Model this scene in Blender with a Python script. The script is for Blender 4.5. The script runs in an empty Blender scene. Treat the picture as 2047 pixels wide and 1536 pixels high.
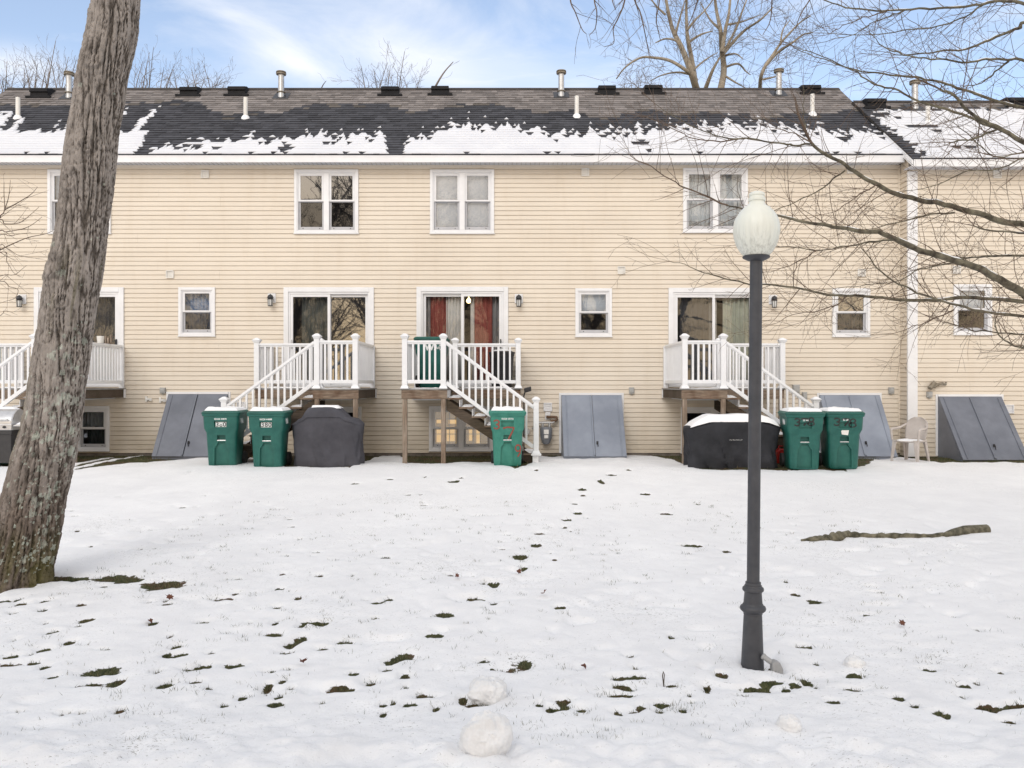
import bpy, bmesh, math, random
import numpy as np
from mathutils import Vector, Matrix

SC = bpy.context.scene
COL = SC.collection
R = math.radians
F = 1647.0            # focal length in photograph pixels (2047 wide)
CX, CY, CZ = 1023.5, 768.0, 2.0
YW = 18.3             # rear wall of the long block
SW = F / YW

def px(u, d): return (u - CX) * d / F
def pz(v, d): return CZ - (v - CY) * d / F
def P3(u, v, d): return Vector((px(u, d), d, pz(v, d)))

# ------------------------------------------------------------------ noise
def _hash(x, y, z, s):
    h = (x * 374761393 + y * 668265263 + z * 1440662683 + s * 974634777) & 0xffffffff
    h = ((h ^ (h >> 13)) * 1274126177) & 0xffffffff
    h = ((h ^ (h >> 15)) * 2246822519) & 0xffffffff
    return ((h ^ (h >> 16)) & 0xffff) / 65535.0

def vn(x, y, z=None, s=0):
    x = np.asarray(x, float); y = np.asarray(y, float)
    z = np.zeros_like(x) if z is None else np.asarray(z, float)
    xi = np.floor(x).astype(np.int64); yi = np.floor(y).astype(np.int64); zi = np.floor(z).astype(np.int64)
    fx = x - xi; fy = y - yi; fz = z - zi
    fx = fx * fx * (3 - 2 * fx); fy = fy * fy * (3 - 2 * fy); fz = fz * fz * (3 - 2 * fz)
    r = 0
    for dx in (0, 1):
        for dy in (0, 1):
            for dz in (0, 1):
                w = (fx if dx else 1 - fx) * (fy if dy else 1 - fy) * (fz if dz else 1 - fz)
                r = r + w * _hash(xi + dx, yi + dy, zi + dz, s)
    return r

def fbm(x, y, z=None, s=0, o=4, g=.5):
    a, t, r, f = 1., 0., 0., 1.
    for k in range(o):
        r = r + a * vn(np.asarray(x) * f, np.asarray(y) * f, None if z is None else np.asarray(z) * f, s + k)
        t += a; a *= g; f *= 2.03
    return r / t

# ------------------------------------------------------------------ mesh builder
ORIG = {}
class MB:
    def __init__(s): s.v = []; s.f = []; s.m = []; s.c = None
    def poly(s, pts, mi=0):
        n = len(s.v); s.v += [tuple(p) for p in pts]; s.f.append(tuple(range(n, n + len(pts)))); s.m.append(mi)
    def box(s, x0, x1, y0, y1, z0, z1, mi=0):
        n = len(s.v)
        s.v += [(x0,y0,z0),(x1,y0,z0),(x1,y1,z0),(x0,y1,z0),(x0,y0,z1),(x1,y0,z1),(x1,y1,z1),(x0,y1,z1)]
        for q in ((0,3,2,1),(4,5,6,7),(0,1,5,4),(1,2,6,5),(2,3,7,6),(3,0,4,7)):
            s.f.append(tuple(n + i for i in q)); s.m.append(mi)
    def hexa(s, p, mi=0):
        n = len(s.v); s.v += [tuple(q) for q in p]
        for q in ((0,3,2,1),(4,5,6,7),(0,1,5,4),(1,2,6,5),(2,3,7,6),(3,0,4,7)):
            s.f.append(tuple(n + i for i in q)); s.m.append(mi)
    def bar(s, a, b, w, h, up=(0,0,1), mi=0):
        a = Vector(a); b = Vector(b); d = (b - a).normalized(); up = Vector(up)
        sd = d.cross(up)
        if sd.length < 1e-4: sd = d.cross(Vector((0,1,0)))
        sd.normalize(); u = sd.cross(d).normalized()
        p = []
        for q in (a, b):
            p.append([q - sd*w/2 - u*h/2, q + sd*w/2 - u*h/2, q + sd*w/2 + u*h/2, q - sd*w/2 + u*h/2])
        n = len(s.v); s.v += [tuple(t) for t in p[0] + p[1]]
        for q in ((0,1,2,3),(7,6,5,4),(0,4,5,1),(1,5,6,2),(2,6,7,3),(3,7,4,0)):
            s.f.append(tuple(n + i for i in q)); s.m.append(mi)
    def prism(s, pts, axis, lo, hi, mi=0):
        """2-D outline extruded along axis; lo/hi scalar or per-point list"""
        n = len(s.v); k = len(pts)
        L = lo if hasattr(lo, '__len__') else [lo] * k
        H = hi if hasattr(hi, '__len__') else [hi] * k
        def mk(p, t):
            if axis == 'x': return (t, p[0], p[1])
            if axis == 'y': return (p[0], t, p[1])
            return (p[0], p[1], t)
        s.v += [mk(p, t) for p, t in zip(pts, L)] + [mk(p, t) for p, t in zip(pts, H)]
        s.f.append(tuple(range(n + k - 1, n - 1, -1))); s.m.append(mi)
        s.f.append(tuple(range(n + k, n + 2 * k))); s.m.append(mi)
        for i in range(k):
            j = (i + 1) % k
            s.f.append((n + i, n + j, n + k + j, n + k + i)); s.m.append(mi)
    def tube(s, pts, rad, sides=6, cap=True, mi=0):
        k = len(pts)
        if k < 2: return
        pts = [Vector(p) for p in pts]
        n = len(s.v); up = None
        for i, p in enumerate(pts):
            d = (pts[min(i + 1, k - 1)] - pts[max(i - 1, 0)])
            if d.length < 1e-9: d = Vector((0, 0, 1))
            d.normalize()
            if up is None:
                up = Vector((0, 0, 1)) if abs(d.z) < .9 else Vector((1, 0, 0))
            sd = d.cross(up)
            if sd.length < 1e-5: sd = d.cross(Vector((0.3, .9, .2)))
            sd.normalize(); up = sd.cross(d)
            r = rad[i] if hasattr(rad, '__len__') else rad
            for j in range(sides):
                a = 2 * math.pi * j / sides
                q = p + sd * (r * math.cos(a)) + up * (r * math.sin(a))
                s.v.append((q.x, q.y, q.z))
        for i in range(k - 1):
            for j in range(sides):
                j2 = (j + 1) % sides
                s.f.append((n + i*sides + j, n + i*sides + j2, n + (i+1)*sides + j2, n + (i+1)*sides + j)); s.m.append(mi)
        if cap and sides > 2:
            s.f.append(tuple(n + j for j in range(sides - 1, -1, -1))); s.m.append(mi)
            s.f.append(tuple(n + (k-1)*sides + j for j in range(sides))); s.m.append(mi)
    def lathe(s, prof, c=(0,0,0), n=28, axis='z', mi=0, fl=None):
        b = len(s.v); k = len(prof)
        for (h, r) in prof:
            for j in range(n):
                a = 2 * math.pi * j / n
                rr = r * (1 if fl is None else fl(a, h))
                x, y = rr * math.cos(a), rr * math.sin(a)
                if axis == 'z': q = (c[0] + x, c[1] + y, c[2] + h)
                elif axis == 'y': q = (c[0] + x, c[1] + h, c[2] - y)
                else: q = (c[0] + h, c[1] + x, c[2] + y)
                s.v.append(q)
        for i in range(k - 1):
            for j in range(n):
                j2 = (j + 1) % n
                s.f.append((b + i*n + j, b + i*n + j2, b + (i+1)*n + j2, b + (i+1)*n + j)); s.m.append(mi)
        if prof[0][1] > 1e-4: s.f.append(tuple(b + j for j in range(n - 1, -1, -1))); s.m.append(mi)
        if prof[-1][1] > 1e-4: s.f.append(tuple(b + (k-1)*n + j for j in range(n))); s.m.append(mi)
    def grid(s, fn, nu, nv, mi=0, wrap=False):
        b = len(s.v)
        for i in range(nv):
            for j in range(nu): s.v.append(tuple(fn(j / (nu if wrap else nu - 1), i / (nv - 1))))
        for i in range(nv - 1):
            for j in range(nu if wrap else nu - 1):
                j2 = (j + 1) % nu
                s.f.append((b + i*nu + j, b + i*nu + j2, b + (i+1)*nu + j2, b + (i+1)*nu + j)); s.m.append(mi)
    def build(s, name, mats, parent=None, world=False, smooth=False, bevel=0, solid=0, fix=False, attr=None):
        me = bpy.data.meshes.new(name)
        V = s.v
        if parent is not None and world:
            o_ = ORIG[parent]
            V = [(p[0]-o_[0], p[1]-o_[1], p[2]-o_[2]) for p in V]
        me.from_pydata(V, [], s.f)
        if not isinstance(mats, (list, tuple)): mats = [mats]
        for m in mats: me.materials.append(m)
        if len(mats) > 1: me.polygons.foreach_set('material_index', s.m)
        if attr:
            for an, vals in attr.items():
                a = me.attributes.new(an, 'FLOAT_COLOR', 'FACE'); a.data.foreach_set('color', np.asarray(vals, np.float32).ravel())
        if fix:
            bm = bmesh.new(); bm.from_mesh(me); bmesh.ops.remove_doubles(bm, verts=bm.verts, dist=1e-5)
            bmesh.ops.recalc_face_normals(bm, faces=bm.faces); bm.to_mesh(me); bm.free()
        if smooth:
            me.polygons.foreach_set('use_smooth', [True] * len(me.polygons))
            try: me.set_sharp_from_angle(angle=R(38))
            except Exception: pass
        me.update()
        o = bpy.data.objects.new(name, me); COL.objects.link(o)
        if parent is not None: o.parent = parent; ORIG[o] = ORIG[parent]
        else: ORIG[o] = Vector((0, 0, 0))
        if bevel:
            b = o.modifiers.new('bevel', 'BEVEL'); b.width = bevel; b.segments = 2; b.limit_method = 'ANGLE'; b.angle_limit = R(40)
        if solid:
            b = o.modifiers.new('solid', 'SOLIDIFY'); b.thickness = solid; b.offset = 0
        return o

def tag(o, label=None, cat=None, group=None, kind=None):
    if label: o['label'] = label
    if cat: o['category'] = cat
    if group: o['group'] = group
    if kind: o['kind'] = kind
    return o

def thing(name, label, cat, loc=(0,0,0), rz=0, group=None):
    o = bpy.data.objects.new(name, None); COL.objects.link(o)
    o.location = loc; o.rotation_euler = (0, 0, rz); o.empty_display_size = .2
    ORIG[o] = Vector(loc)
    return tag(o, label, cat, group)

def copy_tree(o, parent=None):
    c = o.copy(); COL.objects.link(c)
    if parent is not None: c.parent = parent
    for ch in list(o.children): copy_tree(ch, c)
    ORIG[c] = ORIG[o]
    return c

# ------------------------------------------------------------------ materials
def nmat(name):
    m = bpy.data.materials.new(name); m.use_nodes = True
    nt = m.node_tree; b = nt.nodes['Principled BSDF']
    return m, nt, b
def N(nt, t, **kw):
    n = nt.nodes.new(t)
    for k, v in kw.items():
        if hasattr(n, k): setattr(n, k, v)
    return n
def srgb(r, g, b):
    f = lambda c: ((c/255)/12.92 if c/255 <= .04045 else ((c/255+.055)/1.055)**2.4)
    return (f(r), f(g), f(b), 1)

def noise_mix(nt, c1, c2, scale, stretch=(1,1,1), lo=.35, hi=.65, detail=5, rough=.6, coord='Object', rot=(0,0,0)):
    tc = N(nt, 'ShaderNodeTexCoord'); mp = N(nt, 'ShaderNodeMapping'); mp.inputs['Scale'].default_value = stretch; mp.inputs['Rotation'].default_value = rot
    nz = N(nt, 'ShaderNodeTexNoise'); nz.inputs['Scale'].default_value = scale; nz.inputs['Detail'].default_value = detail; nz.inputs['Roughness'].default_value = rough
    rp = N(nt, 'ShaderNodeValToRGB'); e = rp.color_ramp.elements
    e[0].position = lo; e[0].color = c1; e[1].position = hi; e[1].color = c2
    L = nt.links
    L.new(tc.outputs[coord], mp.inputs[0]); L.new(mp.outputs[0], nz.inputs[0]); L.new(nz.outputs[0], rp.inputs[0])
    return rp.outputs[0], nz.outputs[0]

def pm(name, c1, c2=None, scale=6, rough=.6, bump=0, bscale=None, stretch=(1,1,1), metallic=0, spec=.5, lo=.35, hi=.65, detail=5, bstretch=None, bdist=.01):
    m, nt, b = nmat(name)
    c1 = tuple(c1) + (1,) if len(c1) == 3 else c1
    c2 = c1 if c2 is None else (tuple(c2) + (1,) if len(c2) == 3 else c2)
    col, nz = noise_mix(nt, c1, c2, scale, stretch, lo, hi, detail)
    nt.links.new(col, b.inputs['Base Color'])
    b.inputs['Roughness'].default_value = rough; b.inputs['Metallic'].default_value = metallic
    b.inputs['Specular IOR Level'].default_value = spec
    if bump:
        if bscale:
            tc = N(nt, 'ShaderNodeTexCoord'); mp = N(nt, 'ShaderNodeMapping'); mp.inputs['Scale'].default_value = bstretch or stretch
            n2 = N(nt, 'ShaderNodeTexNoise'); n2.inputs['Scale'].default_value = bscale; n2.inputs['Detail'].default_value = 6
            nt.links.new(tc.outputs['Object'], mp.inputs[0]); nt.links.new(mp.outputs[0], n2.inputs[0]); nz = n2.outputs[0]
        bp = N(nt, 'ShaderNodeBump'); bp.inputs['Strength'].default_value = bump; bp.inputs['Distance'].default_value = bdist
        nt.links.new(nz, bp.inputs['Height']); nt.links.new(bp.outputs[0], b.inputs['Normal'])
    return m

def glass_mat(name, refl=.2, tint=(.85,.88,.9), wave=.0, wscale=3):
    m, nt, b = nmat(name); nt.nodes.remove(b)
    out = nt.nodes['Material Output']
    tr = N(nt, 'ShaderNodeBsdfTransparent'); tr.inputs[0].default_value = tuple(tint) + (1,)
    gl = N(nt, 'ShaderNodeBsdfGlossy'); gl.inputs['Roughness'].default_value = .015; gl.inputs[0].default_value = (.95,.97,1,1)
    lw = N(nt, 'ShaderNodeLayerWeight'); lw.inputs[0].default_value = .35
    ma = N(nt, 'ShaderNodeMath', operation='MULTIPLY_ADD'); ma.inputs[1].default_value = .3; ma.inputs[2].default_value = refl; ma.use_clamp = True
    mx = N(nt, 'ShaderNodeMixShader')
    L = nt.links
    L.new(lw.outputs['Fresnel'], ma.inputs[0]); L.new(ma.outputs[0], mx.inputs[0]); L.new(tr.outputs[0], mx.inputs[1]); L.new(gl.outputs[0], mx.inputs[2]); L.new(mx.outputs[0], out.inputs[0])
    if wave:
        tc = N(nt, 'ShaderNodeTexCoord'); nz = N(nt, 'ShaderNodeTexNoise'); nz.inputs['Scale'].default_value = wscale; nz.inputs['Detail'].default_value = 3
        bp = N(nt, 'ShaderNodeBump'); bp.inputs['Strength'].default_value = wave; bp.inputs['Distance'].default_value = .02
        L.new(tc.outputs['Object'], nz.inputs[0]); L.new(nz.outputs[0], bp.inputs['Height']); L.new(bp.outputs[0], gl.inputs['Normal'])
    return m

def attr_mat(name, attr, rough=.8, bump=.3, bscale=60, spec=.3, nz_amt=.25):
    m, nt, b = nmat(name)
    at = N(nt, 'ShaderNodeAttribute'); at.attribute_name = attr
    col, nz = noise_mix(nt, (1-nz_amt,)*3 + (1,), (1+nz_amt,)*3 + (1,), 9, lo=.3, hi=.7)
    mx = N(nt, 'ShaderNodeMixRGB', blend_type='MULTIPLY'); mx.inputs[0].default_value = 1
    L = nt.links
    L.new(at.outputs['Color'], mx.inputs[1]); L.new(col, mx.inputs[2]); L.new(mx.outputs[0], b.inputs['Base Color'])
    b.inputs['Roughness'].default_value = rough; b.inputs['Specular IOR Level'].default_value = spec
    if bump:
        tc = N(nt, 'ShaderNodeTexCoord'); n2 = N(nt, 'ShaderNodeTexNoise'); n2.inputs['Scale'].default_value = bscale; n2.inputs['Detail'].default_value = 4
        bp = N(nt, 'ShaderNodeBump'); bp.inputs['Strength'].default_value = bump; bp.inputs['Distance'].default_value = .005
        L.new(tc.outputs['Object'], n2.inputs[0]); L.new(n2.outputs[0], bp.inputs['Height']); L.new(bp.outputs[0], b.inputs['Normal'])
    return m

M = {}
def siding_mat():
    m, nt, b = nmat('vinyl_siding')
    col, nz = noise_mix(nt, srgb(213,202,186), srgb(221,211,196), .5, (1,1,3), .3, .7)
    # grime: vertical streaks, stronger low on the wall
    c2, n2 = noise_mix(nt, (1,1,1,1), (.86,.82,.76,1), 2.2, (1.6,1,.25), .5, .8, 6)
    mx = N(nt, 'ShaderNodeMixRGB', blend_type='MULTIPLY'); mx.inputs[0].default_value = .40
    L = nt.links; L.new(col, mx.inputs[1]); L.new(c2, mx.inputs[2])
    # splash-back grime just above the soil line
    c3, n3 = noise_mix(nt, (0,0,0,1), (1,1,1,1), 1.7, (1,1,.8), .25, .75, 6)
    g = N(nt, 'ShaderNodeNewGeometry'); sx = N(nt, 'ShaderNodeSeparateXYZ'); L.new(g.outputs['Position'], sx.inputs[0])
    mr = N(nt, 'ShaderNodeMapRange'); mr.inputs['From Min'].default_value = 1.15; mr.inputs['From Max'].default_value = .42; mr.inputs['To Max'].default_value = .75; L.new(sx.outputs['Z'], mr.inputs[0])
    mm = N(nt, 'ShaderNodeMath', operation='MULTIPLY'); L.new(mr.outputs[0], mm.inputs[0]); L.new(c3, mm.inputs[1])
    m2 = N(nt, 'ShaderNodeMixRGB'); L.new(mm.outputs[0], m2.inputs[0]); L.new(mx.outputs[0], m2.inputs[1]); m2.inputs[2].default_value = (.36,.29,.19,1)
    L.new(m2.outputs[0], b.inputs['Base Color'])
    b.inputs['Roughness'].default_value = .5; b.inputs['Specular IOR Level'].default_value = .3
    return m
M['siding'] = siding_mat()
M['trim'] = pm('white_trim', (.80,.80,.81), (.74,.74,.75), 3, .42)
M['vinyl'] = pm('white_vinyl', (.80,.81,.83), (.75,.76,.78), 4, .35)
M['soffit'] = pm('soffit', (.62,.63,.68), (.54,.55,.60), 3, .6)
M['sash'] = pm('sash_vinyl', (.76,.76,.77), (.70,.70,.71), 5, .4)
M['screen_sash'] = pm('screen_frame', (.50,.50,.52), (.44,.44,.46), 5, .5)
M['dark'] = pm('dark_interior', (.03,.03,.033), (.022,.022,.025), 2, .9)
M['interior'] = pm('interior_paint', (.20,.19,.17), (.15,.14,.13), 1, .9)
M['glass'] = glass_mat('window_glass', .06, (.93,.95,.97), .02, 2)
M['glass_mirror'] = glass_mat('window_glass_reflective', .25, (.55,.57,.6), .015, 2)
M['glass_wavy'] = glass_mat('window_glass_wavy', .12, (.96,.97,.98), .14, 7)
M['screen_glass'] = glass_mat('screened_glass', .07, (.62,.63,.65), .04, 4)
M['blind'] = pm('blind', (.86,.87,.88), (.80,.81,.82), 3, .7)
M['drape_grey'] = pm('drape_grey', (.36,.36,.36), (.29,.29,.29), 5, .9)
M['drape_green'] = pm('drape_green', (.56,.58,.48), (.46,.48,.40), 5, .9)
M['drape_red'] = pm('drape_red', (.40,.11,.085), (.29,.075,.06), 6, .9)
M['sheer'] = pm('sheer_curtain', (.78,.77,.74), (.70,.69,.66), 6, .9)
M['wood'] = pm('weathered_wood', (.20,.145,.10), (.10,.065,.045), 4, .75, .5, 30, (1,1,1))
def wood_mat(name, c1, c2, c3, st):
    m, nt, b = nmat(name)
    col, nz = noise_mix(nt, c1, c2, 6, st, .3, .7, 8, .65)
    cc, n2 = noise_mix(nt, (1,1,1,1), c3, 2.2, (1,1,1), .45, .62, 3)
    mx = N(nt, 'ShaderNodeMixRGB', blend_type='MULTIPLY'); mx.inputs[0].default_value = .8
    L = nt.links; L.new(col, mx.inputs[1]); L.new(cc, mx.inputs[2]); L.new(mx.outputs[0], b.inputs['Base Color'])
    bp = N(nt, 'ShaderNodeBump'); bp.inputs['Strength'].default_value = .4; bp.inputs['Distance'].default_value = .006
    L.new(nz, bp.inputs['Height']); L.new(bp.outputs[0], b.inputs['Normal'])
    b.inputs['Roughness'].default_value = .8; b.inputs['Specular IOR Level'].default_value = .2
    return m
M['woodx'] = wood_mat('deck_wood_grain_x', (.085,.058,.04,1), (.36,.285,.22,1), (.55,.42,.36,1), (.5,9,9))
M['woodz'] = wood_mat('deck_wood_grain_z', (.13,.10,.075,1), (.42,.345,.28,1), (.7,.62,.56,1), (9,9,.5))
M['woodd'] = wood_mat('deck_wood_dark', (.05,.038,.03,1), (.13,.10,.075,1), (.7,.7,.6,1), (.5,9,9))
M['deckgrey'] = pm('deck_boards', (.30,.29,.28), (.22,.21,.2), 6, .8)
M['snow'] = pm('snow', (.90,.90,.905), (.84,.845,.86), 2, .65, .35, 40, bdist=.01, spec=.25)
M['roof_snow'] = pm('roof_snow', (.74,.75,.78), (.68,.69,.73), 1.5, .7, .25, 30, bdist=.01, spec=.2)
M['grubby_snow'] = pm('grubby_snow', (.70,.70,.70), (.82,.82,.825), 7, .75, .6, 45, bdist=.012, spec=.2)
M['glass_clear'] = glass_mat('window_glass_clear', .02, (.9,.9,.9), .015, 2)
M['reflect_blue'] = pm('blue_reflection', (.24,.32,.46), (.19,.26,.38), 3, .8)  # bluish window reflection put into the colour of a sheet behind the glass
M['bulkhead'] = pm('bulkhead_steel', srgb(96,100,110), srgb(116,120,130), 1.6, .42, .12, 25, bdist=.004)
M['bulkhead_light'] = pm('bulkhead_steel_faded', srgb(122,129,142), srgb(144,151,164), 1.2, .42, .12, 25, bdist=.004)
M['black_metal'] = pm('black_metal', (.025,.025,.028), (.035,.035,.038), 8, .45)
M['vent_black'] = pm('roof_vent_black', (.012,.012,.014), (.02,.02,.022), 5, .75, spec=.2)
M['galv'] = pm('galvanised', (.42,.42,.42), (.56,.56,.56), 7, .38, metallic=.6)
M['galv_rust'] = pm('rusty_cap', (.30,.27,.22), (.20,.16,.11), 14, .6, metallic=.3)
M['pvc'] = pm('white_pvc', (.80,.78,.74), (.72,.70,.66), 6, .4)
M['greybox'] = pm('grey_box', (.42,.42,.41), (.36,.36,.35), 6, .5)
M['foundation'] = pm('foundation', (.23,.20,.17), (.12,.10,.085), 5, .9)
SKY_STR, SKY_SAT, SKY_VAL = .13, .92, 1.50
CLOUD = (7.2, 7.3, 7.6, 1)
SUN_E, SUN_ANG, SUN_COL = 1.12, 30, (1, .965, .92)
EXPO = 0.20
OVERC = (7.15, 7.1, 7.15, 1)
WARM = (12.0, 8.6, 4.8, 1)
# ------------------------------------------------------------------ camera, sky, sun
cam = bpy.data.cameras.new('camera'); co = bpy.data.objects.new('camera', cam); COL.objects.link(co)
co.location = (0, 0, CZ); co.rotation_euler = (R(90), 0, 0)
cam.sensor_width = 36; cam.lens = 36 * F / 2047; cam.clip_end = 3000; cam.clip_start = .05
SC.camera = co
SUN_EL, SUN_AZ = R(34), R(196)        # azimuth clockwise from +Y: the veiled sun is behind the camera
w = bpy.data.worlds.new('World'); SC.world = w; w.use_nodes = True
nt = w.node_tree; L = nt.links
bg = nt.nodes['Background']
sky = N(nt, 'ShaderNodeTexSky'); sky.sky_type = 'NISHITA'; sky.sun_disc = False
sky.sun_elevation = SUN_EL; sky.sun_rotation = SUN_AZ; sky.altitude = 50; sky.air_density = 1.0; sky.dust_density = 1.2; sky.ozone_density = 1.5
tc = N(nt, 'ShaderNodeTexCoord'); sp = N(nt, 'ShaderNodeSeparateXYZ'); L.new(tc.outputs['Generated'], sp.inputs[0])
def math_(op, a, b=None, clamp=False):
    n = N(nt, 'ShaderNodeMath', operation=op); n.use_clamp = clamp
    for i, q in enumerate((a, b)):
        if q is None: continue
        if isinstance(q, (int, float)): n.inputs[i].default_value = q
        else: L.new(q, n.inputs[i])
    return n.outputs[0]
# thin cirrus: streaky noise on the sky directions, a few denser wisps
mp = N(nt, 'ShaderNodeMapping'); mp.inputs['Scale'].default_value = (2.2, 2.2, 6.5); mp.inputs['Rotation'].default_value = (0, R(18), 0)
L.new(tc.outputs['Generated'], mp.inputs[0])
nz = N(nt, 'ShaderNodeTexNoise'); nz.inputs['Scale'].default_value = 1.6; nz.inputs['Detail'].default_value = 7; nz.inputs['Roughness'].default_value = .62; nz.inputs['Distortion'].default_value = .5
L.new(mp.outputs[0], nz.inputs[0])
fr = N(nt, 'ShaderNodeMapRange'); fr.inputs['From Min'].default_value = .46; fr.inputs['From Max'].default_value = .80; fr.clamp = True
L.new(nz.outputs[0], fr.inputs[0])
cloud = math_('MULTIPLY', fr.outputs[0], .55)
for (u, v, a, su, sv, k) in ((600, 130, 22, .065, .014, .5), (830, 120, 18, .10, .035, .6), (470, 30, 24, .09, .013, .28), (40, 125, 10, .06, .02, .6), (900, 40, 30, .12, .02, .25), (1050, 150, 5, .3, .03, .3)):
    # direction of the wisp as tangent-plane coordinates x/y, z/y
    cu, cv = (u - CX) / F, -(v - CY) / F
    yy = math_('MAXIMUM', sp.outputs['Y'], .05)
    qx = math_('SUBTRACT', math_('DIVIDE', sp.outputs['X'], yy), cu); qz = math_('SUBTRACT', math_('DIVIDE', sp.outputs['Z'], yy), cv)
    c, s_ = math.cos(R(-a)), math.sin(R(-a))
    A = math_('ADD', math_('MULTIPLY', qx, c / su), math_('MULTIPLY', qz, s_ / su))
    B = math_('ADD', math_('MULTIPLY', qx, -s_ / sv), math_('MULTIPLY', qz, c / sv))
    d2 = math_('ADD', math_('MULTIPLY', A, A), math_('MULTIPLY', B, B))
    g = math_('POWER', 2.718, math_('MULTIPLY', d2, -1.0))
    g = math_('MULTIPLY', math_('MULTIPLY', g, k), math_('ADD', nz.outputs[0], .35))
    g = math_('MULTIPLY', g, math_('GREATER_THAN', sp.outputs['Y'], .05))
    cloud = math_('ADD', cloud, g)
cloud = math_('MINIMUM', math_('ADD', cloud, .11), .9)
hs = N(nt, 'ShaderNodeHueSaturation'); hs.inputs['Saturation'].default_value = SKY_SAT; hs.inputs['Value'].default_value = SKY_VAL
L.new(sky.outputs[0], hs.inputs['Color'])
mix = N(nt, 'ShaderNodeMixRGB'); L.new(cloud, mix.inputs[0]); L.new(hs.outputs[0], mix.inputs[1]); mix.inputs[2].default_value = CLOUD
# pale overcast overhead and behind the camera, with a warm low band where the sun has been
ov = math_('ADD', math_('MULTIPLY', sp.outputs['Y'], -1.6), math_('MULTIPLY', sp.outputs['Z'], 1.6))
ov = math_('MULTIPLY', math_('ADD', ov, .15, True), .85)
mix2 = N(nt, 'ShaderNodeMixRGB'); L.new(ov, mix2.inputs[0]); L.new(mix.outputs[0], mix2.inputs[1]); mix2.inputs[2].default_value = OVERC
wb = math_('MULTIPLY', math_('MULTIPLY', sp.outputs['Y'], -1.5, True), math_('SUBTRACT', 1.0, math_('MULTIPLY', math_('ABSOLUTE', sp.outputs['Z']), 2.1), True))
mix3 = N(nt, 'ShaderNodeMixRGB'); L.new(wb, mix3.inputs[0]); L.new(mix2.outputs[0], mix3.inputs[1]); mix3.inputs[2].default_value = WARM
L.new(mix3.outputs[0], bg.inputs[0]); bg.inputs[1].default_value = SKY_STR
sun = bpy.data.lights.new('sun', 'SUN'); so = bpy.data.objects.new('sun', sun); COL.objects.link(so)
sun.energy = SUN_E; sun.angle = R(SUN_ANG); sun.color = SUN_COL
d = Vector((math.sin(SUN_AZ) * math.cos(SUN_EL), math.cos(SUN_AZ) * math.cos(SUN_EL), math.sin(SUN_EL)))
so.rotation_euler = d.to_track_quat('Z', 'Y').to_euler(); so.location = d * 30
vs = SC.view_settings; SC.display_settings.display_device = 'sRGB'
vs.view_transform = 'Standard'; vs.look = 'None'; vs.gamma = 1; vs.exposure = EXPO; vs.use_curve_mapping = False
SC.render.engine = 'CYCLES'
SC.cycles.max_bounces = 8; SC.cycles.transparent_max_bounces = 16; SC.cycles.use_denoising = True
# ------------------------------------------------------------------ ground
def gz(x, y):
    return np.interp(y, [0, 4.0, 5.9, 8, 10.4, 13, 15.4, 16.3, 18.3, 30, 60, 400], [.02, .0, -.01, .08, .17, .315, .435, .43, .40, .40, .3, .3])
def ground_px(u, v):
    """where the photograph's line of sight meets the ground"""
    d = 2 * F / max(v - CY, 1)
    for _ in range(20): d = (CZ - float(gz(0, d))) * F / (v - CY)
    return px(u, d), d
PATCH = []          # x, y, rx, ry, depth
def addp(lst, s, ox, oy, dep=1.0):
    for (u, v, a, b) in lst:
        U, V, A, B = ox + u / s, oy + v / s, a / s, b / s
        x, y = ground_px(U, V)
        x2, y2 = ground_px(U, V - B); x3, y3 = ground_px(U, V + B)
        PATCH.append((x, y, A * y / F, max(.03, (y2 - y3) / 2), dep))
addp([(300,168,160,9),(360,165,90,12),(200,172,70,8),(640,168,60,14),(750,172,50,14),(950,206,92,20),(600,712,80,26),(520,790,50,12),(690,772,35,18),(965,785,32,15),(1190,682,32,10),(1375,676,45,13),(1570,707,38,8),
      (1885,437,25,10),(1700,550,32,14),(1675,595,35,10),(1760,520,25,14),(1890,578,40,8),(1975,800,60,9),(110,288,18,10),(120,318,24,10),(30,300,35,5),(265,305,25,6),(890,430,22,10),(505,418,25,6),(305,485,23,9),
      (405,542,22,11),(260,583,35,8),(60,625,30,7),(60,672,50,6),(1035,618,40,7),(1030,567,22,8),(985,320,25,4),(1300,290,48,7),(1385,258,16,6),(1635,232,22,7),(1620,340,20,6),(1610,432,13,10),(1760,447,13,6),(1150,772,30,5),(1420,868,22,4),(305,752,18,8),(250,355,18,6)], 2.924, 0, 1100)
addp([(995,42,35,14),(1195,62,15,6),(590,152,22,6),(815,192,45,9),(725,282,42,6),(550,380,46,13),(495,505,36,9),(312,620,45,17),(245,652,30,17),(320,740,25,12),(350,912,30,9),(1690,748,50,11),(1870,800,32,8),
      (1825,905,45,7),(1245,885,42,10),(1350,938,20,6),(870,700,40,5),(120,762,25,6),(20,728,25,7),(160,315,25,5),(220,297,22,6),(90,300,10,5),(230,525,12,7),(1230,340,25,4),(1555,748,25,6),(1570,850,75,5),(840,318,14,5),(740,905,60,7),(660,878,20,8),(215,705,25,4),(1015,110,18,8)], 2.924, 700, 1100)
addp([(665,585,40,8),(880,1015,45,11),(1390,1235,38,14),(1130,1140,30,9),(1650,1197,60,8),(1770,1275,34,9),(1510,1075,30,5),(405,1052,40,9),(430,960,22,18),(120,1012,25,6),(40,1068,18,8),(35,1093,15,7),(545,1070,20,4),(655,945,16,8),(545,545,20,7),(1710,990,18,8),(490,1090,20,6),(1445,665,20,5),(1800,1180,30,5)], 2.866, 1400, 1000)
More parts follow.
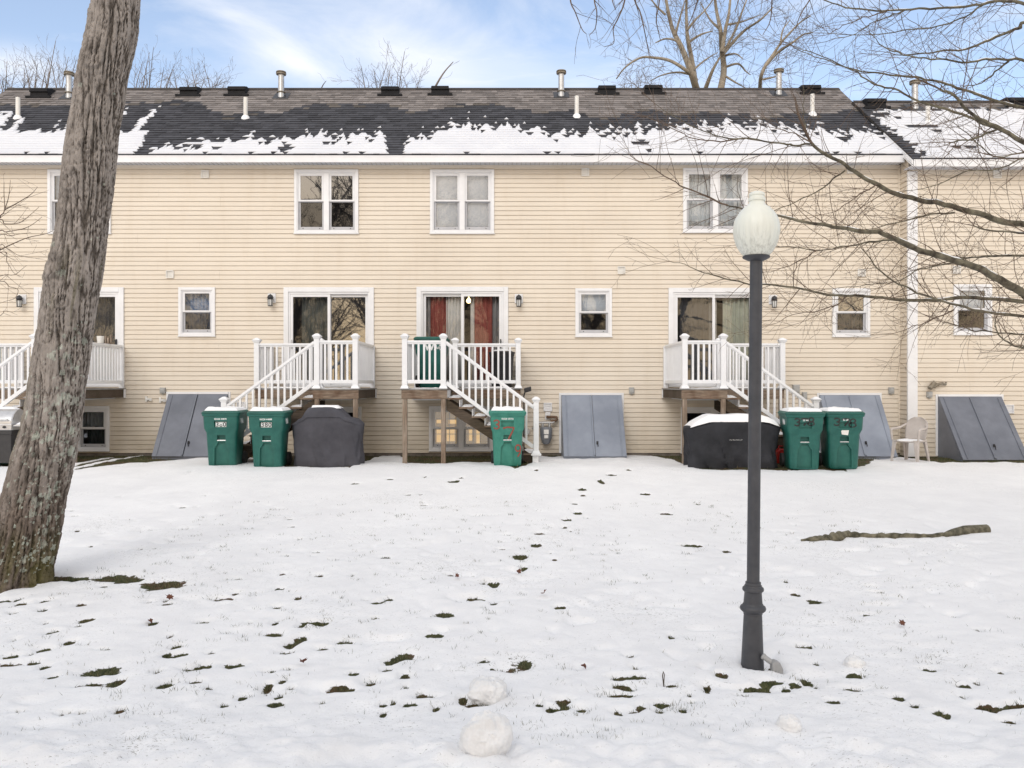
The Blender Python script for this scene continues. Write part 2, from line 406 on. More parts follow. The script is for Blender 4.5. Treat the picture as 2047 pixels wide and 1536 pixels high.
addp([(1525,146,26,5),(1468,187,18,9),(1357,232,22,7),(1365,270,16,4),(1312,315,18,4),(1328,370,22,8),(1268,410,26,7),(1250,460,16,4),(1288,482,12,4),(1105,492,28,8),(1085,560,22,10),(885,585,25,5),(610,182,28,7),(650,162,12,3),(335,262,18,3),(412,262,8,3),(440,158,10,3),(425,325,30,3),(1725,260,22,5),(1850,375,30,5),(25,198,25,4),(230,172,18,3),(1630,120,12,3),(1088,120,10,3),(1385,400,12,3),(600,187,15,4),(2030,320,14,3),(1990,565,60,5)], 2.924, 700, 900, 1.35)
addp([(1150,158,18,6),(1150,458,14,6),(670,585,40,5),(720,635,50,5),(1400,770,50,6),(1750,555,40,5),(1890,555,16,4),(1045,905,22,5),(1335,965,26,6),(1470,960,22,8),(1295,688,22,4),(1965,445,14,4),(1830,212,10,4),(100,1290,1,1)], 4.8, 0, 900, 1.1)
PATCH = [(x, y, rx * (.72 if y > 8.5 else .88), ry * (.72 if y > 8.5 else .88), d_) for (x, y, rx, ry, d_) in PATCH]

_r = np.random.default_rng(91)
for _k in range(150):           # scattered small melt holes, thickest on the near lawn
    _y = 5.0 + 6.5 * _r.random() ** 1.7; _x = _r.uniform(-.62, .62) * _y
    if _x > .5 and _y > 6.3 and _r.random() < .75: continue
    PATCH.append((_x, _y, .015 + .035 * _r.random() ** 2, .015 + .02 * _r.random(), _r.uniform(.6, .95)))
# bare strip of turf along the wall and below the porches: snow edge as (u, v) in the photograph
EDGE = [(-400,915),(-60,926),(0,930),(60,938),(110,944),(146,940),(190,930),(234,914),(300,909),(470,908),(520,918),(570,936),(700,935),(716,929),(742,920),(765,911),(800,909),(815,926),(870,927),(985,925),(1030,937),(1062,928),(1075,910),(1105,914),(1120,913),(1180,915),(1235,909),(1300,912),(1340,920),(1365,927),(1385,934),(1420,938),(1560,940),(1690,941),(1735,930),(1760,917),(1795,915),(1850,922),(1880,926),(1960,923),(2047,926),(2400,926)]
_ex, _ey = [], []
for (u, v) in EDGE:
    X, Y = ground_px(u, v); _ex.append(X); _ey.append(Y)
_o = np.argsort(_ex); _ex = np.array(_ex)[_o]; _ey = np.array(_ey)[_o]

def snow_thick(x, y):
    """snow depth in metres (negative: bare turf)"""
    t = .05 + .016 * (fbm(x * 1.1, y * 1.1, s=3, o=4) - .5) * 2
    t = t + .010 * (fbm(x * 6, y * 6, s=11, o=3) - .5) * 2
    near = np.clip((4.95 - y) / .5, 0, 1)               # ploughed bank at the near edge
    t = t + near * .05
    hol = vn(x * 5.5, y * 5.5, s=61) * vn(x * 2.0 + 3, y * 2.0, s=62)
    t = t - .045 * np.clip((hol - .46) / .25, 0, 1) * np.clip((12 - y) / 6, 0, 1) * (1 - near)
    wob = .25 + .75 * fbm(x * 9, y * 9, s=21, o=3) + .75 * fbm(x * 24, y * 24, s=22, o=3)
    for (cx, cy, rx, ry, dep) in PATCH:
        sel = (np.abs(x - cx) < 3 * rx + .1) & (np.abs(y - cy) < 3 * ry + .1)
        if not sel.any(): continue
        dx = (x[sel] - cx) / (rx * 1.15); dy = (y[sel] - cy) / (ry * 1.15)
        q = (dx * dx + dy * dy) / wob[sel] ** 2
        t[sel] = t[sel] - .16 * dep * np.exp(-q * .70)
    e = np.interp(x, _ex, _ey) + (fbm(x * 2.5, y * 2.5, s=31, o=4) - .5) * .5
    edge = np.clip((e - y) / .35, -1, 1)
    t = np.where(edge < 1, t * np.clip(edge, 0, 1) ** .6 - .03 * (edge < 0) - .02 * np.clip(-edge, 0, 1), t)
    # around the big trunk's foot
    return t

def surf(x, y, t):
    b = gz(x, y)
    z = b + np.clip(t, 0, None) * .38
    z = z + np.where(t <= 0, .012 * (fbm(x * 14, y * 14, s=41, o=2) - .5), 0)
    near = np.clip((5.0 - y) / .6, 0, 1)
    z = z + near * (.12 * (fbm(x * 2.6, y * 2.6, s=51, o=4) - .45) + .07 * (fbm(x * 8, y * 8, s=52, o=3) - .5))
    z = z + .020 * (fbm(x * .7, y * .7, s=53, o=2) - .5) + .006 * (fbm(x * 5, y * 5, s=54, o=3) - .5)
    z = z + (.020 * (fbm(x * 11, y * 11, s=57, o=3) - .5) - .036 * np.clip((vn(x * 6 + 2 * vn(x * 1.7, y * 1.7, s=63), y * 5, s=58) - .68) / .22, 0, 1) * np.clip((fbm(x * .8, y * .8, s=64, o=3) - .40) * 6, 0, 1)) * np.clip((13 - y) / 4, .2, 1)
    for (cx, cy, rx, ry, dep) in PATCH:          # the snow sags towards each melt hole
        sel = (np.abs(x - cx) < 4 * rx + .1) & (np.abs(y - cy) < 4 * ry + .1)
        if sel.any(): z[sel] = z[sel] - .020 * dep * np.exp(-(((x[sel] - cx) / (rx * 1.5)) ** 2 + ((y[sel] - cy) / (ry * 1.7)) ** 2))
    # shovelled / trodden lumps by the house
    hz = np.clip((y - 14.5) / 1.5, 0, 1) * np.clip((18 - y) / .5, 0, 1)
    z = z + hz * .07 * (fbm(x * 2.3, y * 2.3, s=55, o=4) - .5)
    return z

ys = [1.2]
while ys[-1] < 18.6: ys.append(ys[-1] + max(.018, .0042 * ys[-1]))
ys = np.array([-60, -20, -6, -1, .6] + ys + [19.5, 22, 28, 40, 70, 130, 260, 600, 1500])
q = np.linspace(-1, 1, 760)
xs0 = 13.2 * (q * .62 + .38 * q ** 3)
xs = np.concatenate([[-1500, -500, -160, -70, -35, -22, -16], xs0, [16, 22, 35, 70, 160, 500, 1500]])
XX, YY = np.meshgrid(xs, ys)
T = snow_thick(XX.copy(), YY.copy()); T[YY > 60] = .05
Z = surf(XX, YY, T)
nvx, nvy = len(xs), len(ys)
co_ = np.stack([XX, YY, Z], -1).reshape(-1, 3)
ii = (np.arange(nvy - 1)[:, None] * nvx + np.arange(nvx - 1)[None]).ravel()
fc = np.stack([ii, ii + 1, ii + 1 + nvx, ii + nvx], -1)
me = bpy.data.meshes.new('ground')
me.vertices.add(len(co_)); me.vertices.foreach_set('co', co_.ravel())
me.loops.add(fc.size); me.loops.foreach_set('vertex_index', fc.ravel().astype(np.int32))
me.polygons.add(len(fc)); me.polygons.foreach_set('loop_start', np.arange(0, fc.size, 4, dtype=np.int32)); me.polygons.foreach_set('loop_total', np.full(len(fc), 4, np.int32))
me.polygons.foreach_set('use_smooth', np.ones(len(fc), bool))
me.update(calc_edges=True); me.validate()
a = me.attributes.new('snow_depth', 'FLOAT', 'POINT'); a.data.foreach_set('value', T.ravel().astype(np.float32))
ground = bpy.data.objects.new('ground', me); COL.objects.link(ground); tag(ground, kind='structure')
ORIG[ground] = Vector((0,0,0))

m, nt, b = nmat('snowy_ground'); L = nt.links
at = N(nt, 'ShaderNodeAttribute'); at.attribute_name = 'snow_depth'
tcg = N(nt, 'ShaderNodeTexCoord')
n1 = N(nt, 'ShaderNodeTexNoise'); n1.inputs['Scale'].default_value = 38; n1.inputs['Detail'].default_value = 6; n1.inputs['Roughness'].default_value = .65
L.new(tcg.outputs['Object'], n1.inputs[0])
mr = N(nt, 'ShaderNodeMath', operation='MULTIPLY_ADD'); mr.inputs[1].default_value = .080; L.new(n1.outputs[0], mr.inputs[0]); L.new(at.outputs['Fac'], mr.inputs[2])
mp_ = N(nt, 'ShaderNodeMapRange'); mp_.inputs['From Min'].default_value = .034; mp_.inputs['From Max'].default_value = .044; mp_.interpolation_type = 'SMOOTHSTEP'
L.new(mr.outputs[0], mp_.inputs[0])
turf, _n = noise_mix(nt, (.022,.028,.011,1), (.095,.095,.040,1), 26, (1,1,1), .3, .7, 6, .7)
lit, _n2 = noise_mix(nt, (0,0,0,1), (1,1,1,1), 3.2, (1,1,1), .48, .62, 4)
mxl = N(nt, 'ShaderNodeMixRGB'); mxl.inputs[2].default_value = (.085,.05,.026,1); L.new(lit, mxl.inputs[0]); L.new(turf, mxl.inputs[1])
sn, _n3 = noise_mix(nt, (.80,.80,.81,1), (.885,.885,.89,1), 1.6, (1,1,1), .3, .7, 6)
mx = N(nt, 'ShaderNodeMixRGB'); L.new(mp_.outputs[0], mx.inputs[0]); L.new(mxl.outputs[0], mx.inputs[1]); L.new(sn, mx.inputs[2])
# loose specks: seed husks, bark crumbs and grass tips lying on the snow
ns = N(nt, 'ShaderNodeTexNoise'); ns.inputs['Scale'].default_value = 34; ns.inputs['Detail'].default_value = 8; ns.inputs['Roughness'].default_value = .82
mps = N(nt, 'ShaderNodeMapping'); mps.inputs['Scale'].default_value = (1, 1.6, 1); L.new(tcg.outputs['Object'], mps.inputs[0]); L.new(mps.outputs[0], ns.inputs[0])
nb = N(nt, 'ShaderNodeTexNoise'); nb.inputs['Scale'].default_value = .8; nb.inputs['Detail'].default_value = 4; L.new(tcg.outputs['Object'], nb.inputs[0])
ms_ = N(nt, 'ShaderNodeMath', operation='MULTIPLY_ADD'); ms_.inputs[1].default_value = .28; L.new(nb.outputs[0], ms_.inputs[0]); L.new(ns.outputs[0], ms_.inputs[2])
mq = N(nt, 'ShaderNodeMapRange'); mq.inputs['From Min'].default_value = .735; mq.inputs['From Max'].default_value = .80; mq.inputs['To Max'].default_value = .8; L.new(ms_.outputs[0], mq.inputs[0])
mz = N(nt, 'ShaderNodeMixRGB'); L.new(mq.outputs[0], mz.inputs[0]); L.new(mx.outputs[0], mz.inputs[1]); mz.inputs[2].default_value = (.16,.15,.12,1)
L.new(mz.outputs[0], b.inputs['Base Color']); b.inputs['Roughness'].default_value = .75; b.inputs['Specular IOR Level'].default_value = .2
n4 = N(nt, 'ShaderNodeTexNoise'); n4.inputs['Scale'].default_value = 55; n4.inputs['Detail'].default_value = 7; n4.inputs['Roughness'].default_value = .7
L.new(tcg.outputs['Object'], n4.inputs[0])
bp = N(nt, 'ShaderNodeBump'); bp.inputs['Strength'].default_value = .6; bp.inputs['Distance'].default_value = .012
L.new(n4.outputs[0], bp.inputs['Height']); L.new(bp.outputs[0], b.inputs['Normal'])
me.materials.append(m)

def gh(x, y):
    x = np.array([x], float); y = np.array([y], float)
    return float(surf(x, y, snow_thick(x, y))[0])

# ------------------------------------------------------------------ grass
rng = np.random.default_rng(5)
bx_, by_, bl_, bg_ = [], [], [], []
def scatter(cx, cy, rx, ry, n, l0, l1):
    r = np.sqrt(rng.random(n)) * 1.15; th = rng.random(n) * 6.283
    bx_.append(cx + rx * r * np.cos(th)); by_.append(cy + ry * r * np.sin(th)); bl_.append(rng.uniform(l0, l1, n)); bg_.append(rng.random(n))
for (cx, cy, rx, ry, dep) in PATCH:
    a = rx * ry * 3.14
    n = int(min(800, 22 + a * 5000)) if cy < 9 else int(min(220, 14 + a * 2200))
    scatter(cx, cy, rx * 1.05, ry * 1.05, n, .014, .042)
# sparse blades poking through the snow
NT = 560
tx = rng.uniform(-4.2, 4.6, NT * 3); ty = 4.55 + 7.5 * rng.random(NT * 3) ** 1.5
keep = (fbm(tx * 1.0, ty * 1.0, s=77, o=3) > .46) & (np.abs(tx) < ty * .66)
for x, y in list(zip(tx[keep], ty[keep]))[:NT]:
    scatter(x, y, .025 + .05 * rng.random(), .02 + .03 * rng.random(), rng.integers(5, 16), .03, .075)
n = 1000
x = rng.uniform(-4.5, 5, n); y = 4.6 + 8 * rng.random(n) ** 1.4
bx_.append(x); by_.append(y); bl_.append(rng.uniform(.04, .07, n)); bg_.append(rng.random(n))
# turf along the wall
n = 9000
x = rng.uniform(-10.8, 11, n); e = np.interp(x, _ex, _ey); y = e + (18.22 - e) * rng.random(n) ** .8
ok = y > e + .02
bx_.append(x[ok]); by_.append(y[ok]); bl_.append(rng.uniform(.03, .075, ok.sum())); bg_.append(rng.random(ok.sum()))
X = np.concatenate(bx_); Y = np.concatenate(by_); LN = np.concatenate(bl_); G = np.concatenate(bg_)
Zb = gz(X, Y) - .03
# blades standing in a deep drift stay hidden unless long
K = len(X); th = rng.random(K) * 6.283; lean = rng.uniform(.1, .75, K) * LN; wd = rng.uniform(.0012, .003, K) * (1 + .06 * np.clip(Y - 6, 0, 12))
th2 = rng.random(K) * 6.283
tk = np.clip(snow_thick(X.copy(), Y.copy()), 0, .2); Zs = surf(X, Y, tk)
top = np.where(tk > .005, Zs + LN * .42, Zs + LN * .8)
b0 = np.stack([X - wd * np.cos(th2), Y - wd * np.sin(th2), Zb], -1); b1 = np.stack([X + wd * np.cos(th2), Y + wd * np.sin(th2), Zb], -1)
mid = np.stack([X + lean * .3 * np.cos(th), Y + lean * .3 * np.sin(th), Zb + (top - Zb) * .62], -1)
m0 = mid + (b0 - b1) * .35; m1 = mid + (b1 - b0) * .35
tp = np.stack([X + lean * np.cos(th), Y + lean * np.sin(th), top], -1)
vv = np.stack([b0, b1, m1, m0, tp], 1).reshape(-1, 3)
i5 = np.arange(K) * 5
lp = np.stack([i5, i5+1, i5+2, i5+3, i5+3, i5+2, i5+4], -1).ravel()
me = bpy.data.meshes.new('grass'); me.vertices.add(len(vv)); me.vertices.foreach_set('co', vv.ravel())
me.loops.add(len(lp)); me.loops.foreach_set('vertex_index', lp.astype(np.int32))
ls = np.stack([np.arange(K)*7, np.arange(K)*7+4], -1).ravel(); lt = np.tile([4, 3], K)
me.polygons.add(2 * K); me.polygons.foreach_set('loop_start', ls.astype(np.int32)); me.polygons.foreach_set('loop_total', lt.astype(np.int32))
me.update(calc_edges=True)
pal = np.array([[.05,.065,.024],[.08,.095,.035],[.13,.12,.055],[.04,.05,.024],[.19,.16,.085]])
cc = np.ones((2 * K, 4)); cc[:, :3] = np.repeat(pal[(G * 4.99).astype(int)], 2, 0)
a = me.attributes.new('tint', 'FLOAT_COLOR', 'FACE'); a.data.foreach_set('color', cc.astype(np.float32).ravel())
me.materials.append(attr_mat('grass_blades', 'tint', .7, 0, nz_amt=.2))
gr = bpy.data.objects.new('grass', me); COL.objects.link(gr); tag(gr, 'short winter grass showing through thin snow', None, None, 'stuff')

# ------------------------------------------------------------------ small things on the lawn
def at_px(u, v):
    x, y = ground_px(u, v); return x, y
M['leafb'] = pm('dead_leaf', (.16,.06,.03), (.09,.03,.02), 20, .7)
def leaf_bm(sd):
    rr = random.Random(sd); mb = MB(); n = 14
    pts = []
    for i in range(n):
        a = 6.283 * i / n; r = .035 * (1.0 if i % 2 else .62) * rr.uniform(.8, 1.2)
        pts.append(Vector((r * math.cos(a) * 1.3, r * math.sin(a), .012 * math.sin(a * 2 + sd) + .012 * abs(math.cos(a)))))
    c = Vector((0, 0, 0))
    for i in range(n): mb.poly([c, pts[i], pts[(i + 1) % n]])
    mb.tube([(0,0,0), (-.03,0,.005), (-.06,.005,.012)], .0015, 4)
    return mb
LEAVES = [(340,1202,'curled brown leaf on snow past the bare turf patch beside the tree'), (1167,1340,'upright reddish leaf on snow beyond the snowballs'), (1036,1152,'small dark leaf on snow along the footprint trail'), (1087,1197,'curled brown leaf lying between the footprints and lamp post'), (914,1163,'small brown leaf on snow beside the upper footprints'), (1803,1258,'thin red leaf on open snow between lamp post and frame edge'), (300,1246,'small brown leaf standing near bare tufts below the tree'), (605,1334,'dark red leaf fragment on snow beside low tufts')]
for i, (u, v, lb) in enumerate(LEAVES):
    x, y = at_px(u, v)
    o = leaf_bm(i).build('fallen_leaf', M['leafb']); o.location = (x, y, gh(x, y) + .03); o.rotation_euler = (random.Random(i).uniform(.5, 1.2), .3, i * 1.3)
    tag(o, lb, 'leaf', 'fallen leaves on the snow'); o.scale = (.8,)*3
# a dead stem standing in a hollow
x, y = at_px(1330, 1374)
mb = MB(); mb.tube([(0,0,-.05),(-.012,0,.04),(-.018,.002,.09),(-.012,.004,.118),(-.006,0,.10),(-.010,0,.02)], [.005,.0045,.004,.003,.003,.002], 6)
st = mb.build('dead_stem', pm('dry_stem', (.08,.06,.045), (.05,.035,.025), 20, .8), smooth=True); st.location = (x, y, gh(x, y)); tag(st, 'thin bent dead stem sticking up from a snow hollow', 'plant stem')
# snowballs
def snowball(u, v, rx, rz, sd, lb, squash=1.0):
    x, y = at_px(u, v); mb = MB()
    nu, nv = 72, 44
    def fn(a, b):
        th = a * 6.28318; ph = (b - .5) * 3.14159
        cx, cy, cz = math.cos(th) * math.cos(ph), math.sin(th) * math.cos(ph), math.sin(ph)
        return (cx, cy, cz)
    mb.grid(fn, nu, nv, wrap=True)
    V = np.array(mb.v); n_ = fbm(V[:,0]*1.7+sd, V[:,1]*1.7, V[:,2]*1.7, s=sd, o=5) - .5; n2 = fbm(V[:,0]*7+sd, V[:,1]*7, V[:,2]*7, s=sd+9, o=3) - .5
    r = 1 + .55 * n_ + .16 * n2
    V = V * r[:, None] * np.array([rx, rx * .9, rz])
    mb.v = [tuple(p) for p in V]
    o = mb.build('snowball', M['grubby_snow'], smooth=True); o.location = (x, y, gh(x, y) + rz * .26 * squash)
    tag(o, lb, 'snowball', 'rolled snowballs in the front snow')
snowball(976, 1398, .125, .10, 3, 'rolled snowball with a grubby top, nearer the grass tufts')
snowball(970, 1512, .135, .135, 8, 'biggest rolled snowball, low in the picture below its twin')
snowball(1578, 1466, .07, .06, 14, 'small lone snowball below the lamp post')
snowball(1707, 1335, .075, .05, 19, 'loose low lump of snow over a grass tuft beyond the lamp post', .6)
# log half sunk in the snow
mb = MB()
lp_ = [(1602,1079,.012),(1625,1077,.045),(1655,1075,.062),(1690,1070,.055),(1725,1071,.035),(1770,1072,.036),(1820,1072,.034),(1860,1072,.030),(1890,1068,.024)]
pts = []; rad = []
for (u, v, r) in lp_:
    x, y = ground_px(u, v + 6); pts.append(Vector((x, y, gh(x, y) + .012))); rad.append(r)
P_, R_ = [], []
for i in range(len(pts) - 1):
    for t in range(6):
        f_ = t / 6; P_.append(pts[i].lerp(pts[i+1], f_)); R_.append((rad[i]*(1-f_) + rad[i+1]*f_) * (1 + .30 * (float(vn(np.array([i * 3.1 + t * .9]), np.array([2.]), s=2)[0]) - .5) * 2))
mb.tube(P_, R_, 12)
p2, p3 = [], []
for (u, v, r) in [(1888,1072,.03),(1905,1068,.055),(1930,1063,.072),(1972,1060,.07)]:
    x, y = ground_px(u, v + 5); p2.append(Vector((x, y, gh(x, y) + .02))); p3.append(r)
mb2 = MB(); mb2.tube(p2, p3, 12)
M['logbark'] = pm('log_bark', (.035,.033,.018), (.22,.20,.14), 12, .9, .9, 40, bdist=.03)
lg = thing('fallen_log', 'long thin lichen-covered log sunk in the snow beyond the lamp post', 'log', tuple(pts[4]))
mb.build('log_limb', M['logbark'], lg, True, True); mb2.build('broken_end', M['logbark'], lg, True, True)
# ------------------------------------------------------------------ the long block
wx = lambda u: (u - CX) / SW
wz = lambda v: CZ - (v - CY) / SW
COURSE = .1018
XL, XR = -13.2, 8.62
house = thing('townhouse_row', 'long two-storey house row with beige siding, grey shingle roof and raised back porches', 'house', (-2.3, YW, .4))
YW2 = 17.92
house2 = thing('townhouse', 'beige house section stepping forward behind the bare branches, its lower roof mostly snow-covered', 'house', (11.5, YW2, .4))
SW2 = F / YW2
wx2 = lambda u: (u - CX) / SW2
wz2 = lambda v: CZ - (v - CY) / SW2

def siding(mb, x0, x1, z0, z1, yw, holes, ph=0.0, axis='x', sgn=1):
    prof = [(0, .019), (.010, .0185), (.090, .007), (COURSE, -.004)]
    cuts = sorted({c for h in holes for c in (h[2], h[3])})
    k0 = int(math.floor((z0 - ph) / COURSE)); k1 = int(math.ceil((z1 - ph) / COURSE))
    def strip(za, zb, oa, ob, full=False):
        za_, zb_ = max(za, z0), min(zb, z1)
        if zb_ - za_ < 1e-6: return
        zs = [za_] + [c for c in cuts if za_ + 1e-6 < c < zb_ - 1e-6] + [zb_]
        for a, b_ in zip(zs[:-1], zs[1:]):
            mid = (a + b_) / 2
            iv = [(x0, x1)]
            for h in holes:
                if h[2] < mid < h[3]:
                    nv_ = []
                    for (p, q_) in iv:
                        if h[1] <= p or h[0] >= q_: nv_.append((p, q_)); continue
                        if h[0] > p: nv_.append((p, h[0]))
                        if h[1] < q_: nv_.append((h[1], q_))
                    iv = nv_
            fa = oa + (ob - oa) * (a - za) / (zb - za); fb = oa + (ob - oa) * (b_ - za) / (zb - za)
            for (p, q_) in iv:
                if axis == 'x':
                    # panels meet in staggered laps: each stands a hair proud of its neighbour
                    kk = int(math.floor((mid - ph) / COURSE)) // 2; xs_ = p
                    while xs_ < q_ - 1e-6:
                        cellx = math.floor((xs_ + 50 + kk * 1.37) / 3.66); nx_ = min(q_, (cellx + 1) * 3.66 - 50 - kk * 1.37)
                        if nx_ - xs_ < 1e-5: nx_ = min(q_, nx_ + 3.66)
                        o2 = .0022 * (cellx % 2)
                        mb.poly([(xs_, yw - fa - o2, a), (nx_, yw - fa - o2, a), (nx_, yw - fb - o2, b_), (xs_, yw - fb - o2, b_)]); xs_ = nx_
                else: mb.poly([(yw - fa*sgn, q_, a), (yw - fa*sgn, p, a), (yw - fb*sgn, p, b_), (yw - fb*sgn, q_, b_)])
    for k in range(k0, k1):
        zc = ph + k * COURSE
        for (a, oa), (b_, ob) in zip(prof[:-1], prof[1:]): strip(zc + a, zc + b_, oa, ob)
        # underside of the lap
        if z0 < zc < z1:
            iv = [(x0, x1)]
            for h in holes:
                if h[2] < zc < h[3]:
                    nv_ = []
                    for (p, q_) in iv:
                        if h[1] <= p or h[0] >= q_: nv_.append((p, q_)); continue
                        if h[0] > p: nv_.append((p, h[0]))
                        if h[1] < q_: nv_.append((h[1], q_))
                    iv = nv_
            for (p, q_) in iv:
                if axis == 'x': mb.poly([(p, yw + .004, zc), (q_, yw + .004, zc), (q_, yw - .019, zc), (p, yw - .019, zc)])
                else: mb.poly([(yw + .004*sgn, q_, zc), (yw + .004*sgn, p, zc), (yw - .019*sgn, p, zc), (yw - .019*sgn, q_, zc)])

def ring(mb, x0, x1, z0, z1, t, y0, y1, tb=None, tt=None, mi=0):
    tb = t if tb is None else tb; tt = t if tt is None else tt
    mb.box(x0, x0 + t, y0, y1, z0, z1, mi); mb.box(x1 - t, x1, y0, y1, z0, z1, mi)
    mb.box(x0 + t, x1 - t, y0, y1, z0, z0 + tb, mi); mb.box(x0 + t, x1 - t, y0, y1, z1 - tt, z1, mi)

def curtain(parent, x0, x1, z0, z1, y, mat, pleat=.07, amp=.022, sd=0, name='curtain'):
    mb = MB(); n = max(12, int((x1 - x0) / pleat * 8))
    rr = random.Random(sd); ph = rr.random() * 6
    def fn(a, b_):
        x = x0 + (x1 - x0) * a
        return (x, y + amp * math.sin(6.283 * x / pleat + ph + .8 * math.sin(x * 9 + sd)) * (.7 + .3 * b_), z0 + (z1 - z0) * b_)
    mb.grid(fn, n, 4)
    return mb.build(name, mat, parent, True, True, solid=.004)

def pane_obj(parent, x0, x1, z0, z1, y, mat):
    mb = MB(); mb.box(x0, x1, y - .003, y + .003, z0, z1)
    return mb.build('pane', mat, parent, True)

HOLES, HOLES2 = [], []
def window(hs, u0, u1, v0, v1, ncol, gU='glass_mirror', gL='screen_glass', back=None, muntin=False, second=False, yw=None, label=None, split=.47):
    X_, Z_, yw = (wx2, wz2, YW2) if second else (wx, wz, YW)
    x0, x1, z0, z1 = X_(u0), X_(u1), Z_(v1), Z_(v0)
    (HOLES2 if second else HOLES).append((x0 + .03, x1 - .03, z0 + .03, z1 - .03))
    mb = MB()
    ring(mb, x0, x1, z0, z1, .062, yw - .052, yw + .03, .05, .062)
    ring(mb, x0 + .062, x1 - .062, z0 + .05, z1 - .062, .022, yw - .034, yw + .09)
    mb.box(x0 - .012, x1 + .012, yw - .064, yw + .0, z0 - .018, z0)           # sill nosing
    w_ = mb.build('window', M['trim'], hs, True, bevel=.004)
    if label: w_['label'] = label
    ix0, ix1, iz0, iz1 = x0 + .084, x1 - .084, z0 + .072, z1 - .084
    mul = .115
    cw = ((ix1 - ix0) - mul * (ncol - 1)) / ncol
    for c in range(ncol):
        a = ix0 + c * (cw + mul); b_ = a + cw
        if c:
            mm = MB(); mm.box(a - mul, a, yw - .040, yw + .06, iz0, iz1); mm.build('mullion', M['trim'], w_, True)
        zm = iz0 + (iz1 - iz0) * (1 - split)
        s1 = MB(); ring(s1, a, b_, zm - .03, iz1, .05, yw - .018, yw + .014, .036, .05)
        s1.build('sash', M['sash'], w_, True)
        s2 = MB(); ring(s2, a - .0, b_, iz0, zm + .012, .045, yw + .018, yw + .05, .075, .04)
        ring(s2, a + .002, b_ - .002, iz0 + .002, zm - .032, .014, yw + .004, yw + .016)
        for xx in (a + .10, b_ - .10): s2.box(xx - .008, xx + .008, yw + .008, yw + .018, iz0 + .03, iz0 + .048, 1)
        s2.build('sash', [M['screen_sash'], M['black_metal']], w_, True)
        pU = pane_obj(w_, a + .048, b_ - .048, zm + .004, iz1 - .048, yw - .002, M[gU])
        pL = pane_obj(w_, a + .043, b_ - .043, iz0 + .073, zm - .026, yw + .036, M[gL])
        if muntin:
            g = MB(); z_a, z_b = iz0 + .08, iz1 - .05
            for xx in (a + cw * .36, a + cw * .64): g.box(xx - .007, xx + .007, yw + .056, yw + .064, z_a, z_b)
            for t in (.30, .78): g.box(a + .05, b_ - .05, yw + .0565, yw + .0635, z_a + (z_b - z_a) * t - .007, z_a + (z_b - z_a) * t + .007)
            g.build('muntin', M['screen_sash'], w_, True)
    if back == 'blind':
        bl = MB(); n = int((iz1 - iz0) / .035)
        for k in range(n):
            z = iz0 + .02 + k * .035
            for c in range(ncol):
                a = ix0 + c * (cw + mul)
                bl.hexa([(a + .03, yw + .105, z), (a + cw - .03, yw + .105, z), (a + cw - .03, yw + .109, z + .002), (a + .03, yw + .109, z + .002),
                         (a + .03, yw + .085, z + .038), (a + cw - .03, yw + .085, z + .038), (a + cw - .03, yw + .089, z + .04), (a + .03, yw + .089, z + .04)])
        bl.build('blind_slats', M['blind'], w_, True)
    elif back == 'halfblind':
        bl = MB(); n = int((iz1 - iz0) * .5 / .035)
        for k in range(n):
            z = iz1 - .02 - k * .035
            bl.hexa([(ix0 + .02, yw + .125, z - .036), (ix1 - .02, yw + .125, z - .036), (ix1 - .02, yw + .129, z - .034), (ix0 + .02, yw + .129, z - .034),
                     (ix0 + .02, yw + .105, z), (ix1 - .02, yw + .105, z), (ix1 - .02, yw + .109, z + .002), (ix0 + .02, yw + .109, z + .002)])
        bl.build('blind_slats', M['blind'], w_, True)
    elif back in ('drape_grey', 'sheer', 'drape_green', 'reflect_blue'):
        curtain(w_, ix0 - .03, ix1 + .03, iz0 - .05, iz1 + .05, yw + .16, M[back], .09, .02, int(u0))  # the blue sheet imitates a reflection; the other colours are cloth
    return w_

